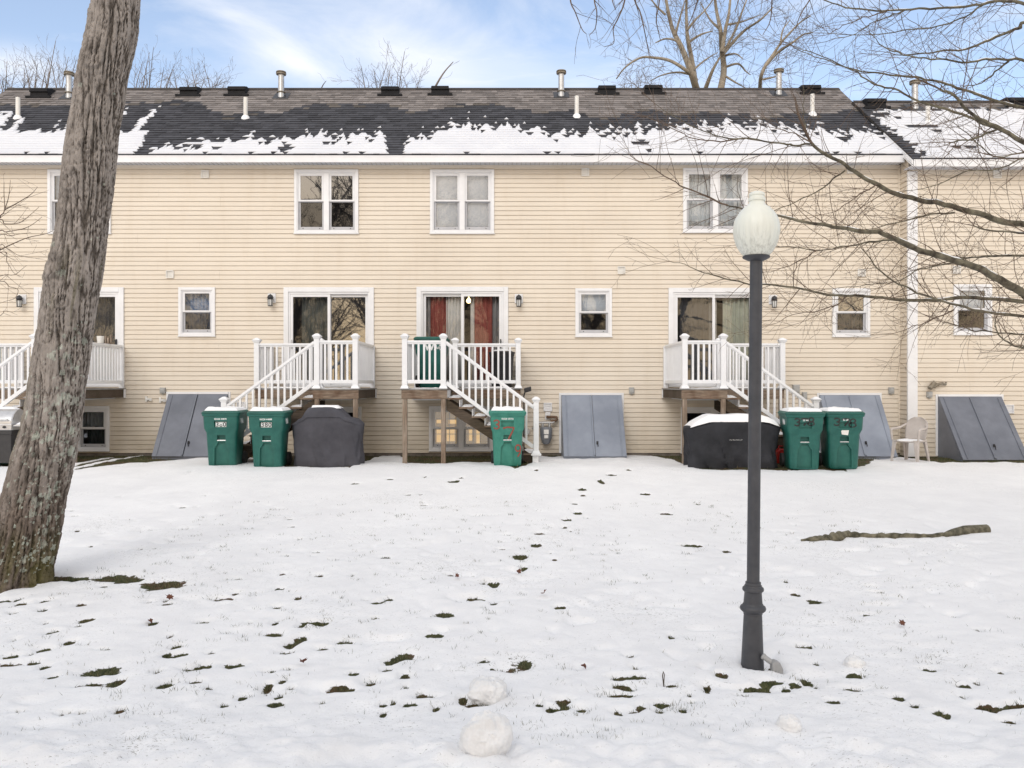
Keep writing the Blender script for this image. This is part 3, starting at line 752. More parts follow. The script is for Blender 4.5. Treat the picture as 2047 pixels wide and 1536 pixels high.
def sliding_door(hs, u0, u1, v0, v1, active, curtains, gl=('glass_mirror', 'screen_glass'), lab=None):
    """active: index of the panel that slides on the outer track"""
    x0, x1, z0, z1 = wx(u0), wx(u1), 1.935, wz(v0)
    HOLES.append((x0 + .04, x1 - .04, z0 + .02, z1 - .04))
    mb = MB()
    for (a, b_, c, d_) in ((x0, x0 + .105, z0, z1), (x1 - .105, x1, z0, z1), (x0 + .105, x1 - .105, z1 - .105, z1)):
        mb.box(a, b_, YW - .055, YW + .02, c, d_)
    ring(mb, x0 + .105, x1 - .105, z0, z1 - .105, .035, YW - .035, YW + .12, .05, .045)
    dr = mb.build('sliding_door', M['trim'], hs, True, bevel=.005)
    if lab: dr['label'] = lab
    a0, a1, zb, zt = x0 + .14, x1 - .14, z0 + .05, z1 - .15
    mid = (a0 + a1) / 2
    for k in (0, 1):
        pa, pb = (a0, mid + .03) if k == 0 else (mid - .03, a1)
        outer = (k == active)
        yy = YW - .022 if outer else YW + .03
        p = MB(); ring(p, pa, pb, zb, zt, .062, yy, yy + .042, .10, .062)
        pn = p.build('door_panel', M['sash'] if not outer else M['trim'], dr, True, bevel=.003)
        pane_obj(dr, pa + .06, pb - .06, zb + .098, zt - .06, yy + .02, M[gl[k]])
    h = MB(); hx = a0 + .03 if active == 0 else a1 - .03
    h.box(hx - .012, hx + .012, YW - .05, YW - .022, z0 + .86, z0 + 1.06); h.bar((hx, YW - .075, z0 + .88), (hx, YW - .075, z0 + 1.04), .018, .018, (0, 1, 0))
    h.box(hx - .008, hx + .008, YW - .075, YW - .05, z0 + .885, z0 + .905); h.box(hx - .008, hx + .008, YW - .075, YW - .05, z0 + 1.015, z0 + 1.035)
    h.build('handle', M['black_metal'] if active else M['sash'], dr, True)
    for i, (c0, c1, mt) in enumerate(curtains):
        curtain(dr, wx(c0), wx(c1), z0 + .04, z1 - .12, YW + .16 + .03 * (i % 2), M[mt], .10 if mt != 'sheer' else .075, .028, i + int(u0))
    return dr

# upper windows
window(house, 97, 223, 340, 467, 2, 'glass', 'screen_glass', 'halfblind')
window(house, 589, 717, 340, 467, 2, 'glass_mirror', 'screen_glass')
window(house, 860, 988, 340, 467, 2, 'glass_wavy', 'glass_wavy', 'blind')
window(house, 1365, 1494, 337, 465, 2, 'glass', 'glass', 'sheer')
# small windows at porch level
window(house, 358, 431, 575, 672, 1, 'glass', 'screen_glass', 'reflect_blue')
window(house, 1150, 1223, 577, 673, 1, 'glass', 'screen_glass', 'halfblind')
window(house, 1663, 1738, 577, 673, 1, 'glass_mirror', 'screen_glass', 'drape_grey')
# basement windows
window(house, 92, 220, 812, 901, 2, 'glass', 'screen_glass', 'drape_grey')
window(house, 596, 723, 813, 903, 2, 'glass', 'screen_glass')
wlit = window(house, 858, 986, 812, 901, 2, 'glass', 'glass', None, True)
window(house, 1361, 1491, 814, 905, 2, 'glass_mirror', 'screen_glass')
sliding_door(house, 70, 249, 575, 775, 1, [(78, 240, 'drape_grey')], ('glass', 'screen_glass'))
sliding_door(house, 568, 748, 575, 775, 0, [(600, 652, 'drape_green')], ('screen_glass', 'glass_mirror'))
d3 = sliding_door(house, 833, 1016, 574, 775, 1, [(845, 859, 'drape_grey'), (857, 893, 'drape_red'), (891, 928, 'sheer'), (940, 950, 'sheer'), (948, 984, 'drape_red'), (982, 1004, 'drape_grey')], ('glass_clear', 'glass_clear'))
sliding_door(house, 1336, 1517, 576, 775, 0, [(1362, 1420, 'drape_grey'), (1418, 1436, 'sheer'), (1448, 1500, 'drape_green')], ('screen_glass', 'glass_clear'))
window(house2, 1905, 1981, 569, 669, 1, 'glass', 'screen_glass', 'halfblind', second=True)

# warm lit basement room behind one window and the pendant bulb behind one door: both are lit in the photograph
m, nt, b = nmat('lit_room'); b.inputs['Base Color'].default_value = (.5,.38,.2,1); b.inputs['Emission Color'].default_value = (1,.62,.25,1); b.inputs['Emission Strength'].default_value = .70
m2, nt, b = nmat('dim_room'); b.inputs['Base Color'].default_value = (.3,.25,.18,1); b.inputs['Emission Color'].default_value = (1,.72,.42,1); b.inputs['Emission Strength'].default_value = .22
mb = MB(); mb.box(wx(850), wx(995), YW + .62, YW + .64, wz(905), wz(812)); mb.build('lit_room_wall', m2, wlit, True)  # wall made to glow in place of lamplight in the room
mb = MB()
for (a, c, e, g) in ((868,884,842,849),(893,912,842,850),(868,880,858,888),(889,905,856,886),(950,957,852,890),(935,941,858,885)):
    mb.box(wx(a), wx(c), YW + .59, YW + .61, wz(g), wz(e))
mb.build('lit_room_patch', m, wlit, True)  # glowing patches imitate the room's warm light; no lamp is modelled
m, nt, b = nmat('bulb'); b.inputs['Emission Color'].default_value = (1,.72,.30,1); b.inputs['Emission Strength'].default_value = 7
mb = MB(); mb.lathe([(-.055,.0),(-.045,.035),(0,.055),(.045,.035),(.055,.012),(.09,.010)], (wx(935), YW + .42, wz(598)), 16)
mb.build('pendant_lamp', m, house, True, True)

# front wall, gables, back, interior
z_lo, z_eave = .47, 6.86
mb = MB(); siding(mb, XL, XR, z_lo, z_eave, YW, HOLES, ph=.455)
mb.build('front_wall', M['siding'], house, True)
mb = MB(); mb.box(XL, XR, YW + .005, YW + .3, .1, .468); mb.build('foundation', M['foundation'], house, True)
ye, ze, yr, zr = 17.95, 6.99, 21.8, 9.81
yb = 2 * yr - YW
mb = MB()
siding(mb, YW, yb, z_lo, 6.9, XL, [], .455, 'y', 1)
mb.prism([(YW, 6.9), (yb, 6.9), (yr, zr - .12)], 'x', XL, XL + .1)
mb.box(XL, XR, yb - .1, yb, .1, 6.95)
mb.box(XR - .1, XR, YW + .2, yb - .1, .1, 6.9); mb.prism([(YW + .2, 6.9), (yb - .1, 6.9), (yr, zr - .12)], 'x', XR - .1, XR)
mb.build('side_wall', M['siding'], house, True)
mb = MB()
for z in (1.78, 4.25, 6.80): mb.box(XL + .1, XR - .1, YW + .3, yb - .1, z, z + .1)
mb.box(XL + .1, XR - .1, YW + 3.2, YW + 3.3, .4, 6.80)
for u in (15, 408, 791, 1175, 1560):
    x = wx(u); mb.box(x - .06, x + .06, YW + .3, YW + 3.2, .4, 6.80)
mb.build('interior_partition', M['interior'], house, True)
# eave: fascia, soffit, corner post
mb = MB(); mb.box(XL - .1, XR - .06, ye + .008, ye + .03, 6.835, 6.975); mb.box(XL - .1, XR - .06, ye + .002, ye + .03, 6.955, 6.982)
mb.build('fascia', M['trim'], house, True)
mb = MB(); mb.box(XL - .1, XR - .06, ye + .03, YW + .06, 6.858, 6.872)
n = int((XR - XL) / .1)
for k in range(n):
    x = XL + k * .1; mb.box(x, x + .012, ye + .06, YW - .03, 6.852, 6.858, 1)
mb.build('soffit', [M['soffit'], M['greybox']], house, True)
mb = MB(); mb.box(XL, XR - .001, YW - .035, YW - .0, 6.78, 6.857); mb.build('frieze_trim', M['siding'], house, True)
mb = MB(); mb.box(XR - .045, XR - .004, YW - .028, YW + .02, .47, 6.78); mb.build('corner_trim', M['siding'], house, True)

# ------------------------------------------------------------------ roofs
M['shingle'] = attr_mat('asphalt_shingle', 'tint', .85, .5, 90, .25, .16)
DRY = [(-400,208),(0,208),(60,210),(147,208),(244,208),(330,203),(396,199),(419,216),(444,233),(500,223),(535,229),(576,221),(614,211),(640,203),(703,211),(767,206),(805,218),(856,221),(906,211),(960,206),(995,208),(1038,221),(1102,223),(1152,223),(1190,235),(1241,229),(1292,218),(1330,229),(1381,223),(1432,223),(1518,236),(1567,228),(1660,224),(1727,212),(1800,205)]
SNOW = [(-400,262),(0,262),(130,268),(230,264),(286,264),(292,303),(345,294),(420,286),(500,279),(560,276),(640,276),(700,277),(770,276),(778,312),(806,312),(815,275),(856,271),(900,262),(940,256),(1000,259),(1060,261),(1127,267),(1203,264),(1280,264),(1381,256),(1450,254),(1518,254),(1590,256),(1634,262),(1655,270),(1690,266),(1740,262),(1754,267),(1772,280),(1785,292),(1800,312),(1900,330)]
rs = random.Random(12)
SPK = []
u = -60
while u < 1800:
    big = rs.random()
    SPK.append((u, 5 + 20 * big ** 2.2, 10 + 8 * rs.random())); u += 13 + 17 * rs.random()
SPK += [(937, 30, 9), (620, 22, 7), (797, 34, 11), (970, 20, 9), (1005, 18, 9), (1276, 18, 8), (1408, 20, 9), (1450, 16, 9), (1518, 20, 10), (1312, 12, 10), (614, 14, 12), (906, 16, 12)]
def snow_main(u, v, row, cell):
    rr = _hash(np.int64(row * 7 + 1), np.int64(int((u + row * 5.3) // 8)), np.int64(3), 5) - .5
    if 1555 < u < 1790:
        lim = np.interp(u, [1640, 1720, 1760, 1800], [240, 262, 270, 318])
    if row == 0 and rr > .44: return False
    b = float(np.interp(u, [p[0] for p in SNOW], [p[1] for p in SNOW]))
    if u < 372:
        k = u + (v - 262) * .92
        if k > 312 and u < 300: return False
        if k > 300 and u >= 288: k = None
    if u < 372 and k is not None:
        st = float(vn(np.array([k / 13.]), np.array([.5]), s=4)[0]); ln = float(vn(np.array([k / 40.]), np.array([2.5]), s=9)[0])
        if v > 263 + 8 * rr: return True
        return st + rr * .25 > .52 and v > 250 - 48 * ln - (18 if u > 235 else 0) + rr * 14
    s = 0
    for (c, h, w_) in SPK:
        if abs(u - c) < w_: s = max(s, h * (1 - abs(u - c) / w_))
    if 770 < u < 812 and s > 0 and v > 284: s = 0
    # melted holes near the eave
    for (c, q, a_, b_) in ((572, 297, 16, 6), (1283, 287, 15, 4), (1298, 301, 8, 2), (650, 287, 7, 2), (1685, 279, 12, 4), (700, 286, 6, 1.5)):
        if ((u - c) / a_) ** 2 + ((v - q) / b_) ** 2 < 1 + rr: return False
    e = v - (b - s * .9 + rr * 9 + 2)
    r2 = _hash(np.int64(row * 13 + 5), np.int64(int((u + row * 3.7) // 7)), np.int64(6), 9)
    if e < -16: return False
    if e < 0: return r2 > .80 + .014 * -e
    return r2 > .30 - .02 * e
def snow_right(u, v, row, cell):
    rr = _hash(np.int64(row * 7 + 3), np.int64(int(u // 11)), np.int64(8), 5) - .5
    lim = np.interp(v, [205, 222, 240, 265, 290, 300], [1730, 1742, 1757, 1778, 1822, 1838])
    if u < lim + rr * 26: return False
    if v < 219 + rr * 8: return False
    if v < 240 and u < 1800 and fbm(np.array([u / 16.]), np.array([v / 5.]), s=6, o=3)[0] > .56: return False
    for (c, q, a_, b_) in ((1822, 253, 14, 3), (1842, 254, 26, 3), (1912, 294, 9, 3), (1940, 295, 10, 3), (1870, 262, 7, 2), (1832, 216, 30, 8), (2000, 262, 9, 2)):
        if ((u - c) / a_) ** 2 + ((v - q) / b_) ** 2 < 1 + rr: return False
    return True

def roof(hs, x0, x1, ye, ze, yr, zr, ncourse, snow_fn, dry, label_snow, dy0):
    L_ = math.hypot(yr - ye, zr - ze); cs, sn_ = (yr - ye) / L_, (zr - ze) / L_
    nrm = Vector((0, -sn_, cs))
    def Pt(x, s, h=0): return Vector((x, ye + s * cs - h * sn_, ze + s * sn_ + h * cs))
    def pix(x, s):
        p = Pt(x, s); return CX + F * p.x / p.y, CY - F * (p.z - CZ) / p.y
    mb = MB(); tint = []
    ex = L_ / ncourse
    rr = random.Random(int(x0 * 10) + 77)
    def shade(u, v, r, x):
        dryb = float(np.interp(u, [p[0] for p in DRY], [p[1] for p in DRY])) if dry else 215
        jit = rr.uniform(-3.2, 3.2)
        k = rr.uniform(.74, 1.26)
        if v < dryb + jit: c = (.212 * k, .192 * k, .184 * k)
        elif v < dryb + 4 + jit * 2 and rr.random() < .4: c = (.13 * k, .115 * k, .102 * k)
        else: c = (.058 * k, .059 * k, .068 * k)
        return c + (1,)
    rowx = []
    for r in range(ncourse):
        s0, s1 = r * ex, (r + 1) * ex
        x = x0 - rr.random() * .3
        while x < x1:
            w_ = rr.choice((.14, .18, .24, .30)); xa, xb = max(x, x0), min(x + w_, x1); x += w_
            if xb - xa < .005: continue
            u, v = pix((xa + xb) / 2, (s0 + s1) / 2)
            th = .010 + (.007 if rr.random() < .4 else 0)
            c = shade(u, v, r, x)
            mb.poly([Pt(xa, s0, th), Pt(xb, s0, th), Pt(xb, s1, .0), Pt(xa, s1, .0)]); tint.append(c)
            mb.poly([Pt(xa, s0, -.004), Pt(xb, s0, -.004), Pt(xb, s0, th), Pt(xa, s0, th)]); tint.append(tuple(q * .62 for q in c[:3]) + (1,))
    # back slope, edges, ridge cap, deck
    dk = (.05, .045, .042, 1)
    def q4(*p):
        mb.poly(p); tint.append(dk)
    yb_, = (2 * yr - ye,)
    q4(Pt(x0, L_), Pt(x1, L_), Vector((x1, yb_, ze)), Vector((x0, yb_, ze)))
    q4(Pt(x0, 0, -.05), Pt(x1, 0, -.05), Pt(x1, 0, -.003), Pt(x0, 0, -.003))
    for xx in (x0, x1):
        q4(Pt(xx, 0, -.05), Pt(xx, 0, .008), Pt(xx, L_, .008), Pt(xx, L_, -.05))
    q4(Pt(x0, 0, -.05), Pt(x0, L_, -.05), Pt(x1, L_, -.05), Pt(x1, 0, -.05))
    x = x0
    while x < x1:
        xb = min(x + .3, x1); k = rr.uniform(.8, 1.1)
        for (p, q_) in ((L_ - .13, L_),):
            mb.poly([Pt(x, p, .022), Pt(xb, p, .022), Pt(xb, q_, .028), Pt(x, q_, .028)]); tint.append((.06*k,.053*k,.05*k,1))
            mb.poly([Pt(x, p, .0), Pt(xb, p, .0), Pt(xb, p, .022), Pt(x, p, .022)]); tint.append((.04,.036,.034,1))
        x = xb
    rf = mb.build('roof', M['shingle'], hs, True, attr={'tint': tint})
    # snow lying on the courses
    sm = MB(); cell = .045; nc = int((x1 - x0) / cell)
    rows = []
    for r in range(ncourse):
        row = np.zeros(nc + 1, bool)
        for c in range(nc):
            xm = x0 + (c + .5) * cell; u, v = pix(xm, (r + .5) * ex)
            if -120 < u < 2180: row[c] = snow_fn(u, v, r, c)
            else: row[c] = v > 262
        rows.append(row)
    for r in range(ncourse):
        row = rows[r]; c = 0
        up = rows[r + 1] if r + 1 < ncourse else np.zeros(nc + 1, bool)
        while c < nc:
            if not row[c]: c += 1; continue
            e = c
            while e < nc and row[e]: e += 1
            xa, xb = x0 + c * cell - .02, min(x0 + e * cell + .02, x1 - .01)
            # break long runs so that the far edge follows the row above
            a = xa; k = c
            while k < e:
                k2 = k
                while k2 < e and up[k2] == up[k]: k2 += 1
                xx0 = xa if k == c else x0 + k * cell; xx1 = xb if k2 == e else x0 + k2 * cell
                s0, s1 = r * ex + (.05 if r == 0 else .004), (r + 1) * ex + (.002 if up[k] else -.012)
                t0 = .026 + .004 * rr.random(); t1 = .024 if up[k] else .012
                i0 = rr.uniform(.03, .075) if k == c else 0; i1 = rr.uniform(.03, .075) if k2 == e else 0
                i0 = min(i0, (xx1 - xx0) * .4); i1 = min(i1, (xx1 - xx0) * .4)
                sm.hexa([Pt(xx0, s0, .004), Pt(xx1, s0, .004), Pt(xx1 - i1 * 1.3, s1, .003), Pt(xx0 + i0 * 1.3, s1, .003),
                         Pt(xx0 + i0 * .6, s0 + .012, t0), Pt(xx1 - i1 * .6, s0 + .012, t0), Pt(xx1 - i1 * 1.5, s1 - .001, t1), Pt(xx0 + i0 * 1.5, s1 - .001, t1)])
                k = k2
            c = e
    so_ = sm.build('roof_snow', M['roof_snow']); tag(so_, label_snow, 'snow', None, 'stuff')
    return rf, Pt, L_, cs, sn_
def roof_hit(u, v, ye, ze, yr, zr):
    m_ = (zr - ze) / (yr - ye); a = (v - CY) / F
    y = (CZ - ze + m_ * ye) / (m_ + a); return Vector((px(u, y), y, CZ - a * y))

R1 = (ye, ze, yr, zr)
rf1, *_ = roof(house, XL - .12, XR + .02, *R1, 31, snow_main, True, 'ragged snow sheet melting off the lower slope of the long roof', 0)
R2 = (17.55, 6.795, 20.68, 9.09)
rf2, *_ = roof(house2, XR - .08, 17.0, *R2, 26, snow_right, False, 'nearly unbroken snow sheet on the lower roof behind the branches', 0)

def box_vent(rf, u, v, Rr):
    p = roof_hit(u, v, *Rr); mb = MB(); w_, h = .23, .16
    x, y, z = p
    mb.hexa([(x - w_, y - .06, z - .04), (x + w_, y - .06, z - .04), (x + w_ * .9, y + .46, z + .30), (x - w_ * .9, y + .46, z + .30),
             (x - w_, y - .05, z + .19), (x + w_, y - .05, z + .19), (x + w_ * .80, y + .22, z + .30), (x - w_ * .80, y + .22, z + .30)])
    mb.hexa([(x - w_ * 1.03, y - .095, z + .105), (x + w_ * 1.03, y - .095, z + .105), (x + w_ * 1.03, y - .03, z + .105), (x - w_ * 1.03, y - .03, z + .105),
             (x - w_ * .99, y - .08, z + .195), (x + w_ * .99, y - .08, z + .195), (x + w_ * .95, y - .00, z + .225), (x - w_ * .95, y - .00, z + .225)])
    mb.box(x - w_ * 1.4, x + w_ * 1.4, y - .12, y + .0, z - .07, z + .0)
    mb.build('roof_vent', M['vent_black'], rf, True, bevel=.012)
for u, v in ((80, 194), (378, 191), (474, 190), (780, 190), (880, 189), (1213, 188), (1306, 187), (1622, 187)): box_vent(rf1, u, v, R1)
for u, v in ((1751, 215), (2035, 213)): box_vent(rf2, u, v, R2)
def flue(rf, u, v, Rr, h=.57):
    p = roof_hit(u, v, *Rr); f = MB()
    f.lathe([(-.12, .085), (.0, .085), (.08, .078), (h, .076)], p, 20)
    o = f.build('flue_pipe', M['galv'], rf, True, True)
    f = MB(); f.lathe([(h - .005, .076), (h, .125), (h + .03, .132), (h + .035, .105), (h + .05, .105), (h + .055, .13), (h + .075, .125), (h + .09, .06), (h + .095, 0)], p, 20)
    f.build('flue_cap', M['galv_rust'], rf, True, True)
    f = MB(); f.lathe([(.10, .078), (.105, .105), (.12, .11), (.135, .08)], p, 20); f.build('storm_collar', M['galv_rust'], rf, True, True)
    b_ = MB(); b_.hexa([(p.x - .2, p.y - .16, p.z - .105), (p.x + .2, p.y - .16, p.z - .105), (p.x + .2, p.y + .2, p.z + .16), (p.x - .2, p.y + .2, p.z + .16),
                        (p.x - .19, p.y - .16, p.z - .09), (p.x + .19, p.y - .16, p.z - .09), (p.x + .19, p.y + .2, p.z + .172), (p.x - .19, p.y + .2, p.z + .172)])
    b_.build('flue_flashing', M['black_metal'], rf, True)
for u, v in ((138, 195), (562, 194), (1122, 192), (1557, 189)): flue(rf1, u, v, R1)
flue(rf2, 1829, 217, R2, .60)
def pvc(rf, u, v, Rr, h=.49):
    p = roof_hit(u, v, *Rr); f = MB()
    f.lathe([(-.08, .052), (h, .052), (h, .042), (h - .06, .042)], p, 16); f.build('vent_pipe', M['pvc'], rf, True, True)
    s_ = MB(); s_.lathe([(-.10, .12), (.0, .10), (.045, .075), (.055, .05)], p, 14); s_.build('pipe_snow', M['snow'], rf, True, True)
for u, v in ((36, 236), (491, 236), (1153, 233), (1624, 229)): pvc(rf1, u, v, R1)
pvc(rf2, 1855, 247, R2, .40)

# ------------------------------------------------------------------ forward section
XE2 = 17.0
mb = MB(); siding(mb, XR, XE2, .42, 6.66, YW2, HOLES2, ph=.425); mb.build('front_wall', M['siding'], house2, True)
mb = MB(); siding(mb, YW2, YW - .021, .42, 6.66, XR, [], .425, 'y', 1); mb.build('return_wall', M['siding'], house2, True)
mb = MB(); mb.box(XR, XE2, YW2 + .005, YW2 + .3, .1, .42); mb.build('foundation', M['foundation'], house2, True)
mb = MB(); mb.box(XR - .024, XR + .19, YW2 - .032, YW2 + .02, .42, 6.62); mb.build('corner_board', M['trim'], house2, True, bevel=.004)
y2b = 2 * R2[2] - YW2
mb = MB(); mb.box(XR + .02, XE2, y2b - .1, y2b, .1, 6.6); mb.box(XE2 - .1, XE2, YW2 + .3, y2b - .1, .1, 6.6)
mb.prism([(YW2, 6.6), (y2b, 6.6), (R2[2], R2[3] - .1)], 'x', XE2 - .1, XE2)
mb.build('side_wall', M['siding'], house2, True)
mb = MB(); mb.prism([(YW - .02, 6.66), (YW2, 6.66), (R2[0] + .38, R2[1] + .12), (YW - .02, 7.1)], 'x', XR + .005, XR + .05)
mb.build('gable_return', M['siding'], house2, True)
mb = MB(); mb.box(XR + .1, XE2 - .1, YW2 + 2.6, YW2 + 2.7, .4, 6.6)
for z in (1.78, 4.25, 6.55): mb.box(XR + .1, XE2 - .1, YW2 + .3, YW2 + 2.6, z, z + .08)
mb.build('interior_partition', M['interior'], house2, True)
y2, z2 = R2[0], R2[1]
mb = MB(); mb.box(XR - .06, XE2, y2 + .008, y2 + .03, z2 - .155, z2 - .018); mb.box(XR - .06, XE2, y2 + .002, y2 + .03, z2 - .035, z2 - .008)
sl = (R2[3] - R2[1]) / (R2[2] - R2[0])
# sloping rake board with its eave return
for (a, c, t) in ((y2 + .004, y2 + 1.35, .13),):
    za, zc = z2 + (a - y2) * sl, z2 + (c - y2) * sl
    mb.prism([(a, za - .15), (c, zc - .15), (c, zc - .02), (a, za - .02)], 'x', XR - .10, XR - .075)
mb.build('fascia', M['trim'], house2, True)
mb = MB(); mb.box(XR - .075, XE2, y2 + .03, YW2 + .06, z2 - .135, z2 - .12); mb.build('soffit', M['soffit'], house2, True)

# ------------------------------------------------------------------ bulkhead doors
def bulkhead(hs, uT0, uT1, vT, depth, mat, second=False, lab=None, zb=.47):
    X_, Z_, yw = (wx2, wz2, YW2) if second else (wx, wz, YW)
    x0, x1, zt = X_(uT0), X_(uT1), Z_(vT)
    mb = MB()
    mb.prism([(yw - .0, zb - .1), (yw - .0, zt), (yw - .02, zt), (yw - depth, zb - .0), (yw - depth, zb - .1)], 'x', x0, x0 + .03)
    mb.prism([(yw - .0, zb - .1), (yw - .0, zt), (yw - .02, zt), (yw - depth, zb - .0), (yw - depth, zb - .1)], 'x', x1 - .03, x1)
    mb.box(x0 + .03, x1 - .03, yw - depth - .0, yw - depth + .03, zb - .12, zb + .0)
    bh = mb.build('bulkhead', M[mat], hs, True)
    if lab: bh['label'] = lab
    t = MB(); t.box(x0 - .05, x0 - .004, yw - .03, yw + .0, zb, zt + .06); t.box(x1 + .004, x1 + .05, yw - .03, yw + .0, zb, zt + .06); t.box(x0 - .004, x1 + .004, yw - .05, yw - .0, zt + .012, zt + .06)
    t.build('bulkhead_trim', M['trim'], bh, True)
    A, B = Vector((0, yw - .02, zt + .008)), Vector((0, yw - depth - .025, zb - .01))
    dn = (B - A).normalized(); nr = Vector((0, dn.z, -dn.y)); nr = nr if nr.y < 0 else -nr
    mid = (x0 + x1) / 2
    for (a, c, first) in ((x0 + .002, mid - .006, True), (mid + .006, x1 - .002, False)):
        L_ = MB()
        def slab(p, q_, h0, h1, ta=0, tb=1):
            s_, e_ = A.lerp(B, ta), A.lerp(B, tb)
            pts = [Vector((p, *(s_ + nr * h0).yz)), Vector((q_, *(s_ + nr * h0).yz)), Vector((q_, *(e_ + nr * h0).yz)), Vector((p, *(e_ + nr * h0).yz)),
                   Vector((p, *(s_ + nr * h1).yz)), Vector((q_, *(s_ + nr * h1).yz)), Vector((q_, *(e_ + nr * h1).yz)), Vector((p, *(e_ + nr * h1).yz))]
            L_.hexa(pts)
        slab(a, c, .0, .022)
        if first:
            slab(c - .03, c + .004, .023, .045, .03, .985); slab(a + .09, a + .11, .023, .036, .03, .985)
        else:
            slab(c - .11, c - .09, .023, .036, .03, .985)
        L_.build('door_leaf', M[mat], bh, True, bevel=.004)
    h = MB(); hp = A.lerp(B, .80) + nr * .024; hx = mid + .06
    h.box(hx - .02, hx + .02, hp.y - .012, hp.y + .004, hp.z - .05, hp.z + .05); h.tube([(hx, hp.y - .01, hp.z + .04), (hx, hp.y - .05, hp.z + .02), (hx + .01, hp.y - .05, hp.z - .06)], .009, 8)
    h.build('handle', M['black_metal'], bh, True)
    return bh
bulkhead(house, 338, 457, 789, .86, 'bulkhead')
bulkhead(house, 1122, 1242, 791, .86, 'bulkhead_light', lab='pale grey bulkhead doors between the gas meter and the grey box')
bulkhead(house, 1637, 1757, 791, .86, 'bulkhead_light')
bulkhead(house2, 1874, 2000, 794, .98, 'bulkhead', True, zb=.44)

# ------------------------------------------------------------------ wall fixtures
def hood_vent(hs, u, v, sz=.085, mat='pvc', second=False, nm='wall_vent'):
    X_, Z_, yw = (wx2, wz2, YW2) if second else (wx, wz, YW)
    x, z = X_(u), Z_(v); mb = MB()
    ring(mb, x - sz, x + sz, z - sz, z + sz, sz * .22, yw - .055, yw + .0)
    mb.box(x - sz * .78, x + sz * .78, yw - .03, yw, z - sz * .78, z + sz * .78)
    for k in range(4):
        zz = z - sz * .6 + k * sz * .36; mb.box(x - sz * .7, x + sz * .7, yw - .042, yw - .03, zz, zz + sz * .12)
    mb.build(nm, M[mat], hs, True, bevel=.006)
for u, v in ((411, 349), (1170, 345), (1700, 340), (341, 549), (1242, 541), (1721, 546)): hood_vent(house, u, v)
hood_vent(house2, 1992, 349, second=True); hood_vent(house2, 1911, 540, second=True)
for u, v in ((483, 812), (1095, 814), (1615, 815)): hood_vent(house, u, v, .095, 'trim')
hood_vent(house2, 2016, 818, .095, 'trim', True)
def small_box(hs, u, v, w_, h, second=False):
    X_, Z_, yw = (wx2, wz2, YW2) if second else (wx, wz, YW)
    x, z = X_(u), Z_(v); mb = MB(); mb.box(x - w_, x + w_, yw - .075, yw, z - h, z + h); mb.box(x - w_ * .8, x + w_ * .8, yw - .09, yw - .075, z - h * .5, z + h * .8)
    mb.box(x - .012, x + .012, yw - .05, yw - .03, z - h - .03, z - h)
    mb.build('junction_box', M['greybox'], hs, True, bevel=.008)
small_box(house, 327, 781, .06, .065); small_box(house, 1262, 781, .055, .07); small_box(house, 1780, 781, .055, .07); small_box(house2, 1856, 789, .055, .065, True)
small_box(house, 1590, 779, .075, .11); small_box(house, 1607, 792, .05, .09)
def spigot(hs, u, v, second=False):
    X_, Z_, yw = (wx2, wz2, YW2) if second else (wx, wz, YW)
    x, z = X_(u), Z_(v); mb = MB(); mb.box(x - .06, x - .015, yw - .04, yw, z - .06, z + .06); mb.tube([(x - .02, yw - .03, z - .01), (x + .05, yw - .05, z - .01), (x + .075, yw - .08, z - .01)], [.03, .03, .036], 10)
    mb.build('spigot', M['pvc'], hs, True, True)
spigot(house, 297, 798); spigot(house, 325, 800)
mb = MB(); x, z = wx2(1862), wz2(771)
mb.tube([(x - .10, YW2 - .12, z - .06), (x - .04, YW2 - .1, z + .0), (x + .02, YW2 - .09, z + .09)], [.05, .055, .03], 10); mb.tube([(x + .01, YW2, z - .02), (x + .03, YW2 - .08, z - .04), (x + .05, YW2 - .08, z + .06)], .03, 8)
mb.tube([(x + .04, YW2 - .08, z - .02), (x + .11, YW2 - .09, z + .03), (x + .2, YW2 - .08, z + .05), (x + .28, YW2 - .05, z + .02), (x + .31, YW2 - .02, z + .07)], [.025, .03, .026, .022, .02], 8)
mb.build('hose_fitting', M['galv_rust'], house2, True, True)

# lanterns
def lantern_parts():
    t = thing('wall_lantern', '', 'lantern')
    mb = MB(); mb.box(-.09, .09, -.045, -.012, -.11, .10); mb.build('back_plate', M['trim'], t, bevel=.01)
    mb = MB(); mb.tube([(0,-.04,.0), (0,-.09,.045), (0,-.14,.05)], .016, 8); mb.lathe([(-.035,.05),(.0,.07),(.02,.06),(.045,.05),(.065,.018),(.08,.0)], (0,-.14,.0), 16)
    mb.build('hood', M['black_metal'], t, smooth=True)
    mb = MB()
    for a in range(6):
        th = 6.283 * a / 6 + .26; mb.bar((.058*math.cos(th), -.14+.058*math.sin(th), -.035), (.046*math.cos(th), -.14+.046*math.sin(th), -.185), .008, .008)
    mb.lathe([(-.195,.02),(-.19,.055),(-.178,.055)], (0,-.14,0), 12); mb.lathe([(-.045,.066),(-.03,.066)], (0,-.14,0), 12)
    mb.build('cage', M['black_metal'], t)
    mb = MB(); mb.lathe([(-.178,.043),(-.035,.053)], (0,-.14,0), 12); mb.build('lamp_glass', pm('lantern_glass', (.62,.62,.60), (.55,.55,.53), 8, .25), t, smooth=True)
    return t
lt = lantern_parts()
for i, (u, v, lb) in enumerate(((46, 601, 'black wall lantern by the door half hidden by the big trunk'), (544, 599, 'black wall lantern between a small window and the door with the green drape'), (1037, 600, 'black wall lantern beside the red-curtained door'), (1544, 602, 'black wall lantern just past the street lamp, seen through thin branches'))):
    o = lt if i == 0 else copy_tree(lt)
    o.location = (wx(u), YW, wz(v) + .03); tag(o, lb, 'lantern', 'wall lanterns beside the porch doors')
